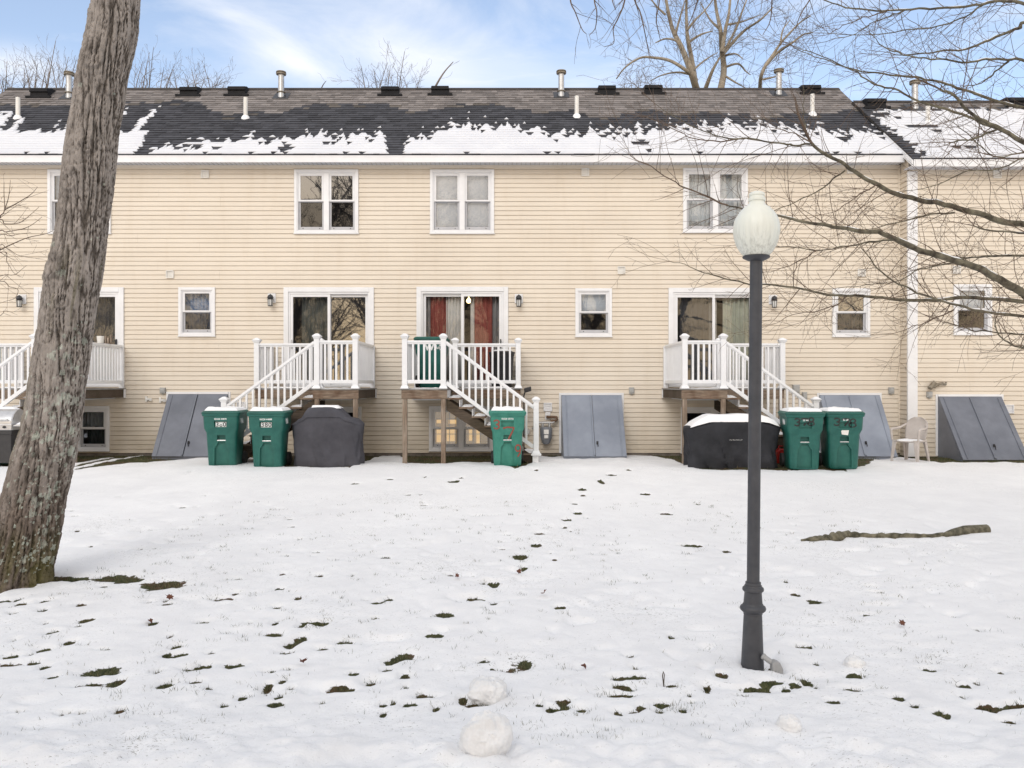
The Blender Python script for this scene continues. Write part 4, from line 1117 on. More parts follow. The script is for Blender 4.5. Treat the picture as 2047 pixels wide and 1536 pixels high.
# gas meter
gm = thing('gas_meter', 'grey gas meter with rusty pipes on the wall beside the stair newel', 'gas meter', (wx(1090), YW, .45))
x, z = wx(1091), wz(866)
mb = MB(); mb.lathe([(-.24,.0),(-.235,.06),(-.20,.09),(-.08,.125),(.10,.135),(.14,.12),(.15,.0)], (x, YW - .17, z), 20)
V = mb.v; mb.v = [(p[0], YW - .17 + (p[1] - YW + .17) * .75, p[2]) for p in V]
mb.build('meter_body', pm('meter_grey', (.16,.17,.19), (.20,.21,.23), 6, .5), gm, True, True)
mb = MB(); mb.box(x - .055, x + .055, YW - .285, YW - .25, z - .01, z + .09); mb.box(x - .045, x + .045, YW - .285, YW - .25, z - .10, z - .03); mb.build('meter_dial', M['pvc'], gm, True, bevel=.005)
mb = MB()
for s_ in (-1, 1): mb.tube([(x + s_ * .075, YW - .17, z + .12), (x + s_ * .075, YW - .17, z + .24)], .028, 10)
mb.tube([(x - .16, YW - .17, z + .24), (x + .16, YW - .17, z + .24), (x + .20, YW - .15, z + .28)], .022, 10)
mb.tube([(x - .16, YW - .17, z + .24), (x - .18, YW - .1, z + .2), (x - .3, YW - .05, z + .1)], .016, 8)
mb.build('meter_pipe', M['galv'], gm, True, True)
mb = MB(); mb.tube([(x + .02, YW - .06, z + .36), (x + .14, YW - .14, z + .36), (x + .23, YW - .15, z + .355), (x + .245, YW - .15, z + .31), (x + .2, YW - .15, z + .28), (x + .10, YW - .15, z + .27)], .032, 10)
mb.build('rusty_pipe', pm('rust', (.10,.055,.03), (.17,.10,.06), 15, .8), gm, True, True)
mb = MB(); mb.box(x - .01, x + .10, YW - .04, YW - .02, z + .30, z + .47); mb.build('pipe_plate', M['trim'], gm, True)
mb = MB(); mb.lathe([(-.10,.0),(-.095,.075),(-.03,.085),(.0,.07)], (wx(1052), YW - .03, wz(863)), 16, 'y'); mb.build('regulator', M['galv'], gm, True, True)
# ------------------------------------------------------------------ raised back porches
PZ = .42
def make_porch(m, label, root):
    """m = +1: stairs descend towards +x, -1: towards -x. Local origin: foot of the outer front post."""
    t = thing('back_porch', label, 'porch', root, 0, 'raised back porches')
    def put(mb, name, mat, par=t, **kw):
        if m < 0:
            mb.v = [(-p[0], p[1], p[2]) for p in mb.v]; mb.f = [f[::-1] for f in mb.f]
        return mb.build(name, mat, par, **kw)
    DK = 1.91 - PZ           # deck top
    YB = YW - .03 - root[1]  # wall side
    ym = .97
    x0, xf, xr = -.085, .835, 2.31
    b = MB(); b.box(x0, xf, -.05, ym, DK - .028, DK)
    n = 0
    b.box(x0, xr, ym + .002, YB, DK - .028, DK)
    for k in range(1, 14):
        y = -.05 + k * .145
        if y < YB: b.box(x0 + .01, (xf if y < ym else xr) - .01, y, y + .006, DK + .0005, DK + .0015, 1)
    put(b, 'deck', [M['deckgrey'], M['woodd']])
    b = MB(); b.box(x0 + .02, xf - .0, -.04, -.002, DK - .205, DK - .03); put(b, 'rim_beam', M['woodx'], bevel=.006)
    b = MB(); b.box(x0 + .02, x0 + .055, .0, YB, DK - .205, DK - .03); put(b, 'rim_beam', M['woodd'], bevel=.004)
    b = MB(); b.box(xf + .02, xr - .02, ym + .01, ym + .045, DK - .215, DK - .03); put(b, 'rim_beam', M['woodx'], bevel=.004)
    b = MB(); b.box(xr - .055, xr - .02, ym + .05, YB, DK - .205, DK - .03); put(b, 'rim_beam', M['woodd'], bevel=.004)
    b = MB(); b.box(x0 - .0, x0 + .015, YB - .09, YB, DK - .215, DK - .02); b.box(x0 + .2, xf - .1, .25, YB - .1, DK - .235, DK - .215); put(b, 'ledger_flashing', M['trim'])
    for k in range(3):
        xx = .15 + k * .25; b = MB(); b.box(xx, xx + .035, .0, YB, DK - .20, DK - .03); put(b, 'joist', M['woodd'])
    for xx in (.0, .76): b = MB(); b.box(xx - .045, xx + .045, -.035, .055, -.12, DK - .205); put(b, 'support_post', M['woodz'], bevel=.008)
    b = MB(); b.box(xr - .15, xr - .06, ym - .09, ym + .0, -.1, DK - .21); put(b, 'support_post', M['woodz'], bevel=.006)
    # posts
    def post(x, y, z0, z1, cap=True):
        b = MB(); b.box(x - .052, x + .052, y - .052, y + .052, z0, z1)
        b.hexa([(x-.085,y-.085,z0),(x+.085,y-.085,z0),(x+.085,y+.085,z0),(x-.085,y+.085,z0),(x-.06,y-.06,z0+.06),(x+.06,y-.06,z0+.06),(x+.06,y+.06,z0+.06),(x-.06,y+.06,z0+.06)])
        o = put(b, 'newel_post', M['vinyl'], bevel=.005)
        c = MB(); h = z1
        for (a, d_, e, f_) in ((.066, .066, 0, .018), (.068, .088, .018, .05)):
            c.hexa([(x-a,y-a,h+e),(x+a,y-a,h+e),(x+a,y+a,h+e),(x-a,y+a,h+e),(x-d_,y-d_,h+f_),(x+d_,y-d_,h+f_),(x+d_,y+d_,h+f_),(x-d_,y+d_,h+f_)])
        c.hexa([(x-.088,y-.088,h+.05),(x+.088,y-.088,h+.05),(x+.088,y+.088,h+.05),(x-.088,y+.088,h+.05),(x-.045,y-.045,h+.088),(x+.045,y-.045,h+.088),(x+.045,y+.045,h+.088),(x-.045,y+.045,h+.088)])
        put(c, 'post_cap', M['vinyl'], o, bevel=.006)
        s = MB(); s.lathe([(h+.083,.052),(h+.094,.045),(h+.102,.02),(h+.103,0)], (x, y, 0), 10); put(s, 'cap_snow', M['snow'], o, smooth=True)
    PT = DK + .985
    post(0, 0, DK, PT); post(.76, 0, DK, PT); post(.926, ym, DK, PT - .03); post(2.243, ym, DK, PT - .03)
    for xx in (.0, 2.243):
        b = MB(); b.box(xx - .05, xx + .05, YB - .055, YB, DK, PT - .06); put(b, 'wall_post', M['vinyl'], bevel=.004)
    def rail(a, c, w_, h, nm='top_rail'):
        b = MB(); b.bar(a, c, w_, h)
        if nm == 'top_rail': b.bar(Vector(a) - Vector((0,0,.035)), Vector(c) - Vector((0,0,.035)), w_ * .55, .03)
        put(b, nm, M['vinyl'], bevel=.006)
    def run(a, c, n, zt, zb):
        """horizontal railing panel from a to c (xy), n balusters"""
        rail((*a, zt), (*c, zt), .075, .045); rail((*a, zb), (*c, zb), .05, .07, 'bottom_rail')
        for k in range(1, n + 1):
            f_ = k / (n + 1); x = a[0] + (c[0] - a[0]) * f_; y = a[1] + (c[1] - a[1]) * f_
            b = MB(); b.box(x - .019, x + .019, y - .019, y + .019, zb + .035, zt - .05); put(b, 'baluster', M['vinyl'])
    ZT, ZB = 2.835 - PZ, 2.045 - PZ
    run((.052, 0), (.708, 0), 5, ZT, ZB)
    run((0, .052), (0, YB - .055), 14, ZT, ZB)
    run((.978, ym), (2.191, ym), 9, ZT - .01, ZB)
    run((2.243, ym + .052), (2.243, YB - .055), 7, ZT - .01, ZB)
    # stairs
    RUN, RIS = .25, .183
    sl = RIS / RUN
    for k in range(1, 8):
        z = DK - RIS * k; xa = xf + RUN * (k - 1)
        b = MB(); b.box(xa - .02, xa + RUN + .012, .0, ym - .01, z - .034, z); tr = put(b, 'tread', M['woodx'], bevel=.004)
        b = MB(); b.box(xa - .012, xa - .001, .02, ym - .03, z + .002, z + RIS - .036); put(b, 'riser', M['trim'])
        rs_ = random.Random(k * 3 + int(root[0] * 10)); s = MB(); nu = 26
        def fn(a, c):
            x = xa + .015 + (RUN - .03) * a; y = .10 + (ym - .2) * c
            e = min(a, 1 - a, c * 3, (1 - c) * 3) * 4
            return (x, y, z + .001 + max(0, min(1, e)) * (.018 + .035 * float(vn(np.array([x * 14 + k]), np.array([y * 9.]), s=k)[0])))
        s.grid(fn, 7, nu); put(s, 'tread_snow', M['snow'], tr, smooth=True)
    for y in (.04, ym - .055):
        b = MB(); a = (xf - .02, DK - .19); e = (xf + RUN * 7 + .02, DK - RIS * 7 - .19)
        b.prism([(xf - .02, DK - .20), (xf - .02, DK - .43), (e[0] - .12, -.02), (e[0], -.02), (e[0], DK - RIS * 7 - .03), (e[0] - .1, DK - RIS * 7 - .03)], 'y', y, y + .036)
        put(b, 'stringer', M['woodd'], bevel=.003)
    nx = 2.588
    post(nx, 0, DK - RIS * 7, DK - RIS * 7 + 1.02)
    b = MB(); b.box(nx - .07, nx + .045, -.045, .045, -.1, DK - RIS * 7 - .034); b.box(nx - .1, nx + .1, -.1, .1, DK - RIS * 7 - .033, DK - RIS * 7 - .001); put(b, 'newel_base', M['vinyl'])
    xa, xb = .812, nx - .052
    sl2 = .735
    for nm, zz, w_, h in (('top_rail', ZT - .01, .075, .05), ('bottom_rail', ZB - .02, .055, .075)):
        rail((xa, 0, zz), (xb, 0, zz - (xb - xa) * sl2), w_, h, nm)
    k = 0; x = xa + .085
    while x < xb - .03:
        zt, zb = ZT - .06 - (x - xa) * sl2, ZB + .02 - (x - xa) * sl2
        b = MB(); b.prism([(x - .019, zb + .014), (x + .019, zb - .014), (x + .019, zt - .014), (x - .019, zt + .014)], 'y', -.019, .019); put(b, 'baluster', M['vinyl'])
        x += .125
    # thin snow on the deck along the rails
    s = MB()
    def fn(a, c):
        x = .08 + (.65) * a; y = -.03 + .22 * c; e = min(a, 1 - a, c, 1 - c) * 5
        return (x, y, DK + .002 + max(0, min(1, e)) * .035 * float(vn(np.array([x * 12 + root[0]]), np.array([y * 12.]), s=3)[0]))
    s.grid(fn, 24, 8); put(s, 'deck_snow', M['snow'], smooth=True)
    s = MB()
    def fn(a, c):
        x = .98 + 1.2 * a; y = ym - .01 + .25 * c; e = min(a, 1 - a, c, 1 - c) * 5
        return (x, y, DK + .002 + max(0, min(1, e)) * .045 * float(vn(np.array([x * 9 + root[0]]), np.array([y * 12.]), s=5)[0]))
    s.grid(fn, 30, 8); put(s, 'deck_snow', M['snow'], smooth=True)
    return t
pA = make_porch(-1, 'white-railed back porch whose stairs end behind two green bins numbered 380', (-3.086, 16.25, PZ))
pB = make_porch(1, 'white-railed back porch with a green bin on its deck, before the red curtains', (-2.113, 16.25, PZ))
pC = copy_tree(pA); pC.location.x += -5.556; pC['label'] = 'white-railed back porch mostly hidden behind the big tree trunk'
pD = copy_tree(pB); pD.location.x += 5.517; pD['label'] = 'white-railed back porch crossed by the street lamp pole'

# ------------------------------------------------------------------ wheeled bins
M['bin'] = pm('bin_green', srgb(20,84,77), srgb(42,107,97), 5, .45, .25, 60, bdist=.002, detail=9, lo=.3, hi=.75)
M['bin_old'] = pm('bin_green_faded', srgb(36,112,99), srgb(66,140,124), 6, .5, .25, 60, bdist=.002, detail=9, lo=.3, hi=.75)
M['binlid'] = pm('bin_lid', srgb(14,78,70), srgb(26,92,83), 3, .45)
M['rubber'] = pm('rubber', (.015,.015,.016), (.03,.03,.03), 8, .7)
M['white_ink'] = pm('white_lettering', (.78,.80,.80), (.66,.70,.70), 40, .5)
M['black_ink'] = pm('black_lettering', (.015,.015,.017), (.03,.03,.03), 30, .5)
M['red_ink'] = pm('red_spray_paint', (.30,.05,.035), (.22,.07,.05), 18, .6)
M['spray'] = pm('black_spray_paint', (.012,.013,.014), (.03,.035,.035), 18, .6)
M['steel'] = pm('steel_bar', (.62,.63,.62), (.5,.5,.5), 20, .3, metallic=.4)
SEC = [(0,.49,.50,0),(.025,.52,.53,0),(.64,.575,.62,.01),(.73,.635,.70,.01),(.96,.655,.735,.012),(.965,.69,.77,.012),(1.0,.70,.78,.012)]
def front_y(z):
    return -float(np.interp(z, [s[0] for s in SEC], [s[2] / 2 - s[3] for s in SEC]))
def half_w(z): return float(np.interp(z, [s[0] for s in SEC], [s[1] / 2 for s in SEC]))
def rrect(w_, d_, r, n=5):
    P = []
    for cx, cy, a0 in ((w_/2-r, d_/2-r, 0), (-w_/2+r, d_/2-r, 90), (-w_/2+r, -d_/2+r, 180), (w_/2-r, -d_/2+r, 270)):
        for k in range(n + 1):
            a = R(a0 + 90 * k / n); P.append((cx + r * math.cos(a), cy + r * math.sin(a)))
    return P
def text_obj(s, size, mat, parent, loc, rot, name='lettering', ext=.0012, bold=0):
    cu = bpy.data.curves.new('t', 'FONT'); cu.body = s; cu.size = size; cu.align_x = 'CENTER'; cu.align_y = 'CENTER'; cu.extrude = ext; cu.offset = bold; cu.resolution_u = 3
    o = bpy.data.objects.new('t', cu); COL.objects.link(o)
    dg = bpy.context.evaluated_depsgraph_get(); dg.update()
    me = bpy.data.meshes.new_from_object(o.evaluated_get(dg)); me.name = name
    bpy.data.objects.remove(o); bpy.data.curves.remove(cu)
    me.materials.clear(); me.materials.append(mat)
    o = bpy.data.objects.new(name, me); COL.objects.link(o); o.location = loc; o.rotation_euler = rot
    if parent: o.parent = parent; ORIG[o] = ORIG[parent]
    return o
def make_bin(mat='bin'):
    t = thing('wheeled_bin', '', 'bin', (0,0,0), 0, 'green wheeled bins')
    mb = MB(); n = None
    for (z, w_, d_, sh) in SEC:
        P = rrect(w_, d_, .075 if z < .7 else .06); n = len(P)
        mb.v += [(p[0], p[1] + sh, z) for p in P]
    for i in range(len(SEC) - 1):
        for j in range(n):
            j2 = (j + 1) % n; mb.f.append((i*n+j, i*n+j2, (i+1)*n+j2, (i+1)*n+j)); mb.m.append(0)
    mb.f.append(tuple(range(n - 1, -1, -1))); mb.m.append(0); k = (len(SEC)-1)*n; mb.f.append(tuple(k + j for j in range(n))); mb.m.append(0)
    body = mb.build('bin_body', M[mat], t, fix=True)
    c = MB()
    def cut(P, dep):
        c.prism([(p[0], p[1]) for p in P], 'y', [-.6] * len(P), [front_y(p[1]) + dep for p in P])
    cut([(-.115,.755),(.115,.755),(.12,.865),(-.12,.865)], .04)
    cut([(-.08,.485),(.08,.485),(.075,.60),(-.075,.60)], .06)
    cut([(-.135,.03),(.135,.03),(.125,.36),(.08,.425),(.06,.47),(-.06,.47),(-.08,.425),(-.125,.36)], .045)
    co_ = c.build('cut', M[mat], fix=True)
    md = body.modifiers.new('b', 'BOOLEAN'); md.operation = 'DIFFERENCE'; md.object = co_; md.solver = 'EXACT'
    dg = bpy.context.evaluated_depsgraph_get(); dg.update()
    me = bpy.data.meshes.new_from_object(body.evaluated_get(dg)); body.modifiers.clear(); body.data = me; me.name = 'bin_body'
    bpy.data.objects.remove(co_)
    me.materials.clear(); me.materials.append(M[mat])
    me.polygons.foreach_set('use_smooth', [True] * len(me.polygons)); me.set_sharp_from_angle(angle=R(32))
    bv = body.modifiers.new('bevel', 'BEVEL'); bv.width = .005; bv.segments = 2; bv.limit_method = 'ANGLE'; bv.angle_limit = R(35)
    l = MB(); P0, P1, P2 = rrect(.715,.80,.07), rrect(.715,.80,.07), rrect(.66,.72,.08)
    n = len(P0); l.v += [(p[0], p[1]+.015, 1.003) for p in P0] + [(p[0], p[1]+.015, 1.03) for p in P1] + [(p[0], p[1]+.02, 1.062) for p in P2]
    for i in range(2):
        for j in range(n): j2 = (j+1) % n; l.f.append((i*n+j, i*n+j2, (i+1)*n+j2, (i+1)*n+j)); l.m.append(0)
    l.f.append(tuple(range(n-1,-1,-1))); l.f.append(tuple(2*n+j for j in range(n))); l.m += [0,0]
    l.box(-.30, .30, .40, .47, 1.0, 1.035)
    l.build('lid', M['binlid'] if mat == 'bin' else M[mat], t, smooth=True, bevel=.008)
    b = MB(); b.tube([(-.078, front_y(.50) + .012, .50), (.078, front_y(.50) + .012, .50)], .012, 8); b.build('lift_bar', M['steel'], t, smooth=True)
    for s_ in (-1, 1):
        b = MB(); b.lathe([(-.03,.05),(-.03,.12),(-.02,.128),(.02,.128),(.03,.12),(.03,.05)], (s_ * .285, .30, .128), 22, 'x'); b.lathe([(-.02,.0),(-.024,.05),(.024,.05),(.02,.0)], (s_ * .285, .30, .128), 12, 'x')
        b.build('wheel', M['rubber'], t, smooth=True)
    b = MB(); b.tube([(-.22,.40,.985),(-.22,.45,.985),(.22,.45,.985),(.22,.40,.985)], .015, 8); b.build('handle', M['binlid'], t, smooth=True)
    s = MB()
    def fn(a, c_):
        x = -.335 + .67 * a; y = -.355 + .74 * c_
        e = min(1, min(a, 1 - a, c_, 1 - c_) * 9)
        nz_ = float(fbm(np.array([x * 5 + 3]), np.array([y * 5.]), s=8, o=3)[0])
        return (x * (1 + .03 * (nz_ - .5)), y, 1.040 + e * (.042 + .05 * nz_) + (.012 if e > .5 else -.01))
    s.grid(fn, 30, 26); s.build('lid_snow', M['snow'], t, smooth=True)
    return t
def bin_marks(t, serial=None, front=None, side=None, paint=None, paintmat=None, fz=.80, paper=False):
    dep = .043
    if serial:
        text_obj(serial, .043, M['white_ink'], t, (0, front_y(.905) - .0035, .905), (R(90), 0, 0), 'serial_lettering', bold=.0012)
    if front:
        b = MB(); y = front_y(fz) + .034
        for k, ch in enumerate(front):
            xx = (k - 1) * .066; b.box(xx - .032, xx + .032, y - .004, y, fz - .05, fz + .05)
        st = b.build('number_sticker', M['white_ink'], t)
        for k, ch in enumerate(front):
            text_obj(ch, .115 if ch != 'o' else .10, M['black_ink'], st, ((k - 1) * .066, y - .0055, fz + (0 if ch != 'o' else -.01)), (R(90), 0, 0), bold=.001)
    if side:
        for s_ in side:
            xx = s_ * (half_w(.86) + .0025); rz = R(90) * s_
            text_obj('W', .135, M['white_ink'], t, (xx, -.10 if s_ > 0 else -.02, .86), (R(90), 0, rz), 'logo', bold=.006)
            # the M beside it is an outlined mark
            b = MB(); o_ = -.02 if s_ > 0 else -.10
            k = .05
            for pl in ([(-k,-.045),(-k*.55,.045),(-.003,-.03)], [(-.003,-.03),(k*.55,.045),(k,-.045)], [(-k*.55,-.045),(-k*.3,.01)], [(k*.3,.01),(k*.55,-.045)]):
                for p, q_ in zip(pl[:-1], pl[1:]):
                    b.bar((xx, o_ + s_ * p[0], .86 + p[1]), (xx, o_ + s_ * q_[0], .86 + q_[1]), .010, .004, (1,0,0))
            b.build('logo', M['white_ink'], t)
    if paint:
        for pl in paint:
            b = MB(); rr = random.Random(len(pl))
            pts = [Vector((p[0], front_y(p[1]) + (dep if abs(p[0]) < .11 and .757 < p[1] < .862 else 0) - .002, p[1])) for p in pl]
            for p, q_ in zip(pts[:-1], pts[1:]): 
                d_ = (q_ - p).normalized() * .006
                b.bar(p - d_, q_ + d_, .003, .026 + rr.uniform(-.006, .006), (0,1,0) if False else Vector((0,1,0)).cross(q_ - p))
            b.build('painted_number', paintmat, t)
    if paper:
        b = MB(); b.prism([(-.06,.64),(.05,.625),(.07,.735),(-.03,.745),(-.07,.70)], 'y', front_y(.69) - .012, front_y(.69) - .009); b.build('torn_sticker', M['pvc'], t)
def arc(cx, cz, rx, rz, a0, a1, n=9): return [(cx + rx * math.cos(R(a0 + (a1-a0)*k/n)), cz + rz * math.sin(R(a0 + (a1-a0)*k/n))) for k in range(n+1)]
def digit3(x, z, w_, h): return [arc(x, z + h*.25, w_/2, h*.25, 150, -90), arc(x, z - h*.25, w_/2, h*.25, 90, -150)]
def digit7(x, z, w_, h): return [[(x - w_/2, z + h*.42), (x - w_*.1, z + h*.5), (x + w_/2, z + h*.46), (x + w_*.35, z + h*.1), (x, z - h*.5)]]
def digit8(x, z, w_, h): return [arc(x, z + h*.25, w_*.4, h*.24, -90, 270, 12), arc(x, z - h*.25, w_*.5, h*.25, 90, 450, 12)]
def digit9(x, z, w_, h): return [arc(x, z + h*.22, w_*.45, h*.27, 0, 360, 12), [(x + w_*.45, z + h*.2), (x + w_*.35, z - h*.2), (x - w_*.05, z - h*.5)]]
def bins():
    out = []
    a = make_bin('bin'); n = 6
    L_ = [a] + [copy_tree(a) for _ in range(n - 1)]
    o = make_bin('bin_old')
    def setb(t, u, v, rz, lb, z=None, d=None, **kw):
        if d is None: x, y = ground_px(u, v); y += .27
        else: y = d; x = px(u, d)
        t.location = (x, y, float(gz(x, y)) + .004 if z is None else z); t.rotation_euler = (0, 0, R(rz)); t['label'] = lb
        bin_marks(t, **kw)
    setb(L_[0], 441, 934, 4, 'green wheeled bin with a mismatched middle digit, partly before the bulkhead', serial='02228 35870', front='3o0', side=(1,))
    setb(L_[1], 532, 936, 3, 'green wheeled bin with a neat 380 sticker next to the grey covered grill', serial='06228 44888', front='380', side=(1,))
    setb(o, 1014, 933, 1, 'faded green wheeled bin with red painted digits before the stairs', serial='02228 35732',
         paint=digit3(-.21, .80, .10, .16) + digit7(.02, .635, .20, .225) + digit9(.20, .30, .11, .22), paintmat=M['red_ink'])
    setb(L_[2], 1612, 941, -7, 'green wheeled bin sprayed 378, the one closer to the black covered grill', serial='22 68', side=(-1,), paint=[[(p[0]*1.0 - .02, p[1]) for p in q_] for q_ in digit3(-.13,.87,.09,.13) + digit7(0,.87,.11,.13) + digit8(.12,.88,.10,.14)], paintmat=M['spray'])
    setb(L_[3], 1690, 940, -5, 'green wheeled bin sprayed 378 above a torn sticker, the one closer to the chair', serial='22 68', side=(-1,), paint=[[(p[0]*1.1, p[1]) for p in q_] for q_ in digit3(-.14,.87,.09,.13) + digit7(0,.86,.11,.13) + digit8(.12,.85,.10,.15)], paintmat=M['spray'], paper=True)
    setb(L_[4], 864, 0, 180, 'green wheeled bin standing on the porch deck before the red curtains', z=1.925, d=17.55)
    text_obj('W', .19, M['white_ink'], L_[4], (.02, .385, .84), (R(90), 0, R(180)), 'logo', bold=.008)
    b = MB()
    for pl in ([(-.085,-.06),(-.045,.06),(-.005,-.04)], [(-.005,-.04),(.04,.06),(.085,-.06)], [(-.05,-.06),(-.025,.01)], [(.02,.01),(.045,-.06)]):
        for p, q_ in zip(pl[:-1], pl[1:]): b.bar((-.16 - p[0], .388, .84 + p[1]), (-.16 - q_[0], .388, .84 + q_[1]), .012, .006, (0,1,0))
    b.build('logo', M['white_ink'], L_[4])
    setb(L_[5], -26, 930, 6, 'green wheeled bin beside the steel grill, cut by the picture edge', serial='02228 35866')
    for ch in L_[4].children:
        if ch.name.startswith('lid_snow'): bpy.data.objects.remove(ch); break
bins()
# round black bin on the second porch deck
t = thing('rubbish_bin', 'black plastic rubbish bin with snowy lid behind the porch railing', 'bin', (px(1003, 17.75), 17.75, 1.91))
mb = MB(); mb.lathe([(.0,.20),(.02,.215),(.68,.255),(.70,.27),(.74,.27)], (0,0,0), 24, fl=lambda a, h: 1 + .015 * math.cos(12 * a)); mb.build('bin_body', M['black_metal'], t, smooth=True)
mb = MB(); mb.lathe([(.741,.285),(.775,.285),(.80,.20),(.815,.0)], (0,0,0), 24); mb.box(-.05,.05,-.31,-.25,.68,.73); mb.build('lid', M['black_metal'], t, smooth=True)
mb = MB(); mb.lathe([(.803,.22),(.825,.17),(.835,.0)], (.02,.05,0), 18); mb.build('lid_snow', M['snow'], t, smooth=True)

# ------------------------------------------------------------------ covered grills
def cover(secs, n=140, wr=.02, sd=1, power=5.0):
    """lofted cloth: secs = (z, half width, half depth, x shift)"""
    Zs = []; rows = 80
    zs = [s[0] for s in secs]
    mb = MB()
    def fn(a, b_):
        z = zs[0] + (zs[-1] - zs[0]) * b_
        w_ = float(np.interp(z, zs, [s[1] for s in secs])); d_ = float(np.interp(z, zs, [s[2] for s in secs])); sh = float(np.interp(z, zs, [s[3] for s in secs]))
        th = a * 6.28318; c, s = math.cos(th), math.sin(th)
        k = (abs(c) ** power + abs(s) ** power) ** (-1 / power)
        return (sh + w_ * c * k, d_ * s * k, z)
    mb.grid(fn, n, rows, wrap=True)
    V = np.array(mb.v); nrm = V.copy(); nrm[:, 2] = 0; nrm /= np.linalg.norm(nrm, axis=1, keepdims=True) + 1e-6
    f_ = np.clip((zs[-2] - V[:, 2]) / (zs[-2] - zs[0]), 0, 1)
    w1 = fbm(V[:,0]*3.2+sd, V[:,1]*3.2, V[:,2]*1.1, s=sd, o=3) - .5
    w2 = 1 - np.abs(2 * fbm(V[:,0]*5+sd+V[:,2]*1.8, V[:,1]*5, V[:,2]*2.2 - V[:,0]*1.1, s=sd+5, o=3) - 1)
    w3 = np.clip(1 - np.abs(2 * vn(V[:,0]*4+sd+V[:,2]*.9, V[:,1]*4, V[:,2]*1.3+V[:,0]*.8, sd+11) - 1) / .35, 0, 1)
    V += nrm * (w1 * wr * 3.4 * (.35 + f_) + (w2 - .75) * wr * 1.6 * (.4 + f_) + w3 * wr * 1.3 * (.25 + f_))[:, None]
    V[:, 2] += np.where(f_ > .97, (fbm(V[:,0]*2.2, V[:,1]*2.2, s=sd+2, o=2) - .5) * .10, 0)
    mb.v = [tuple(p) for p in V]
    mb.f.append(tuple((rows - 1) * n + j for j in range(n))); mb.m.append(0)
    return mb
M['cover_grey'] = pm('grill_cover_grey', srgb(66,66,72), srgb(80,80,87), 2.5, .75, .25, 160, bdist=.001, spec=.25)
M['cover_black'] = pm('grill_cover_black', srgb(38,39,43), srgb(52,53,58), 2.5, .72, .25, 160, bdist=.001, spec=.25)
x, y = ground_px(650, 934); y += .30
t = thing('covered_grill', 'grill under a charcoal-grey fitted cover with a domed snowy top', 'grill', (x, y, float(gz(x, y))))
mb = cover([(-.02,.60,.28,.02),(.10,.60,.28,.01),(.62,.635,.30,0),(.80,.64,.31,0),(.84,.60,.31,-.0),(.90,.53,.30,-.0),(.93,.44,.30,-.03),(1.04,.36,.27,-.05),(1.11,.30,.22,-.06),(1.135,.24,.16,-.06)], wr=.032, sd=3)
cv = mb.build('cover', M['cover_grey'], t, smooth=True)
mb = MB()
for zz, w_, d_, sh in ((.845,.602,.315,0),): 
    mb.tube([(-.63,-.30,.80),(-.55,-.318,.845),(-.42,-.325,.885),(-.36,-.318,.945),(.28,-.318,.945),(.36,-.325,.885),(.52,-.318,.84),(.63,-.30,.80)], .008, 6)
mb.build('cover_seam', M['cover_grey'], t, smooth=True)
mb = MB()
def fn(a, c):
    xx, yy = -.36 + .60 * a, -.20 + .36 * c; e = min(1, min(a, 1-a, c, 1-c) * 8)
    xx += .03 * math.sin(c * 7); return (xx, yy, 1.105 + e * .055 - (.06 * max(0, .12 - a) / .12))
mb.grid(fn, 26, 16); mb.build('cover_snow', M['snow'], t, smooth=True)
x, y = ground_px(1472, 937); y += .34
t = thing('covered_grill', 'wide grill under a black wrinkled cover with a flat snow slab on top', 'grill', (x, y, float(gz(x, y))))
mb = cover([(-.03,.80,.30,.0),(.05,.80,.30,.0),(.45,.84,.31,0),(.68,.87,.33,0),(.75,.885,.335,0),(.775,.84,.335,.02),(.815,.70,.335,.03),(.855,.56,.325,.04),(.872,.50,.31,.04)], wr=.042, sd=9)
cv2 = mb.build('cover', M['cover_black'], t, smooth=True)
text_obj('WEATHER', .05, M['greybox'], cv2, (-.02, -.375, .50), (R(90), 0, 0), 'cover_lettering') if False else None
mb = MB()
for k, (a, h) in enumerate(((-.13,.03),(-.10,.022),(-.07,.03),(-.045,.02),(-.02,.028),(.005,.024),(.03,.03),(.055,.02),(.085,.034))):
    mb.bar((a, -.372, .52 + h * .1), (a + .012, -.372, .52 + h * .6), .010, .006, (0,1,0))
mb.build('worn_lettering', M['greybox'], cv2)
mb = MB()
def fn(a, c):
    xx, yy = -.84 + 1.66 * a, -.325 + .62 * c; e = min(1, min(a * 2.2, (1-a) * 2.2, c, 1-c) * 10) ** .6
    fab = float(np.interp(xx, [-.86,-.72,-.5,-.42,.5,.62,.8,.86], [.76,.805,.865,.872,.872,.855,.79,.76]))
    top_ = float(np.interp(xx, [-.86,-.72,-.5,-.42,.5,.62,.8,.86], [.79,.87,.975,.995,.995,.955,.86,.79]))
    return (xx, yy, fab - .012 + e * (top_ - fab + .012 + .008 * math.sin(xx * 9)))
mb.grid(fn, 60, 22); mb.build('cover_snow', M['snow'], t, smooth=True)

# steel grill by the picture edge
x, y = px(6, 15.7), 15.7
t = thing('steel_grill', 'stainless steel grill with snowy side shelf, half hidden by the tree', 'grill', (x, y, float(gz(x, y))))
M['stainless'] = pm('stainless', (.62,.62,.63), (.52,.52,.53), 12, .3, metallic=.75)
mb = MB(); mb.box(-.30,.30,-.24,.24,.08,.68); mb.box(-.32,.32,-.26,.26,.62,.70); mb.build('cabinet', M['black_metal'], t, bevel=.01)
mb = MB(); mb.box(-.33,.33,-.28,-.24,.70,.82); mb.box(-.33,.33,-.24,.24,.70,.80); mb.build('control_panel', M['stainless'], t, bevel=.01)
mb = MB(); mb.prism([(-.26,.80),(-.26,.86),(-.20,1.0),(-.08,1.09),(.08,1.09),(.2,1.02),(.24,.86),(.24,.80)], 'x', -.32, .32); mb.build('lid', M['stainless'], t, bevel=.02, smooth=True)
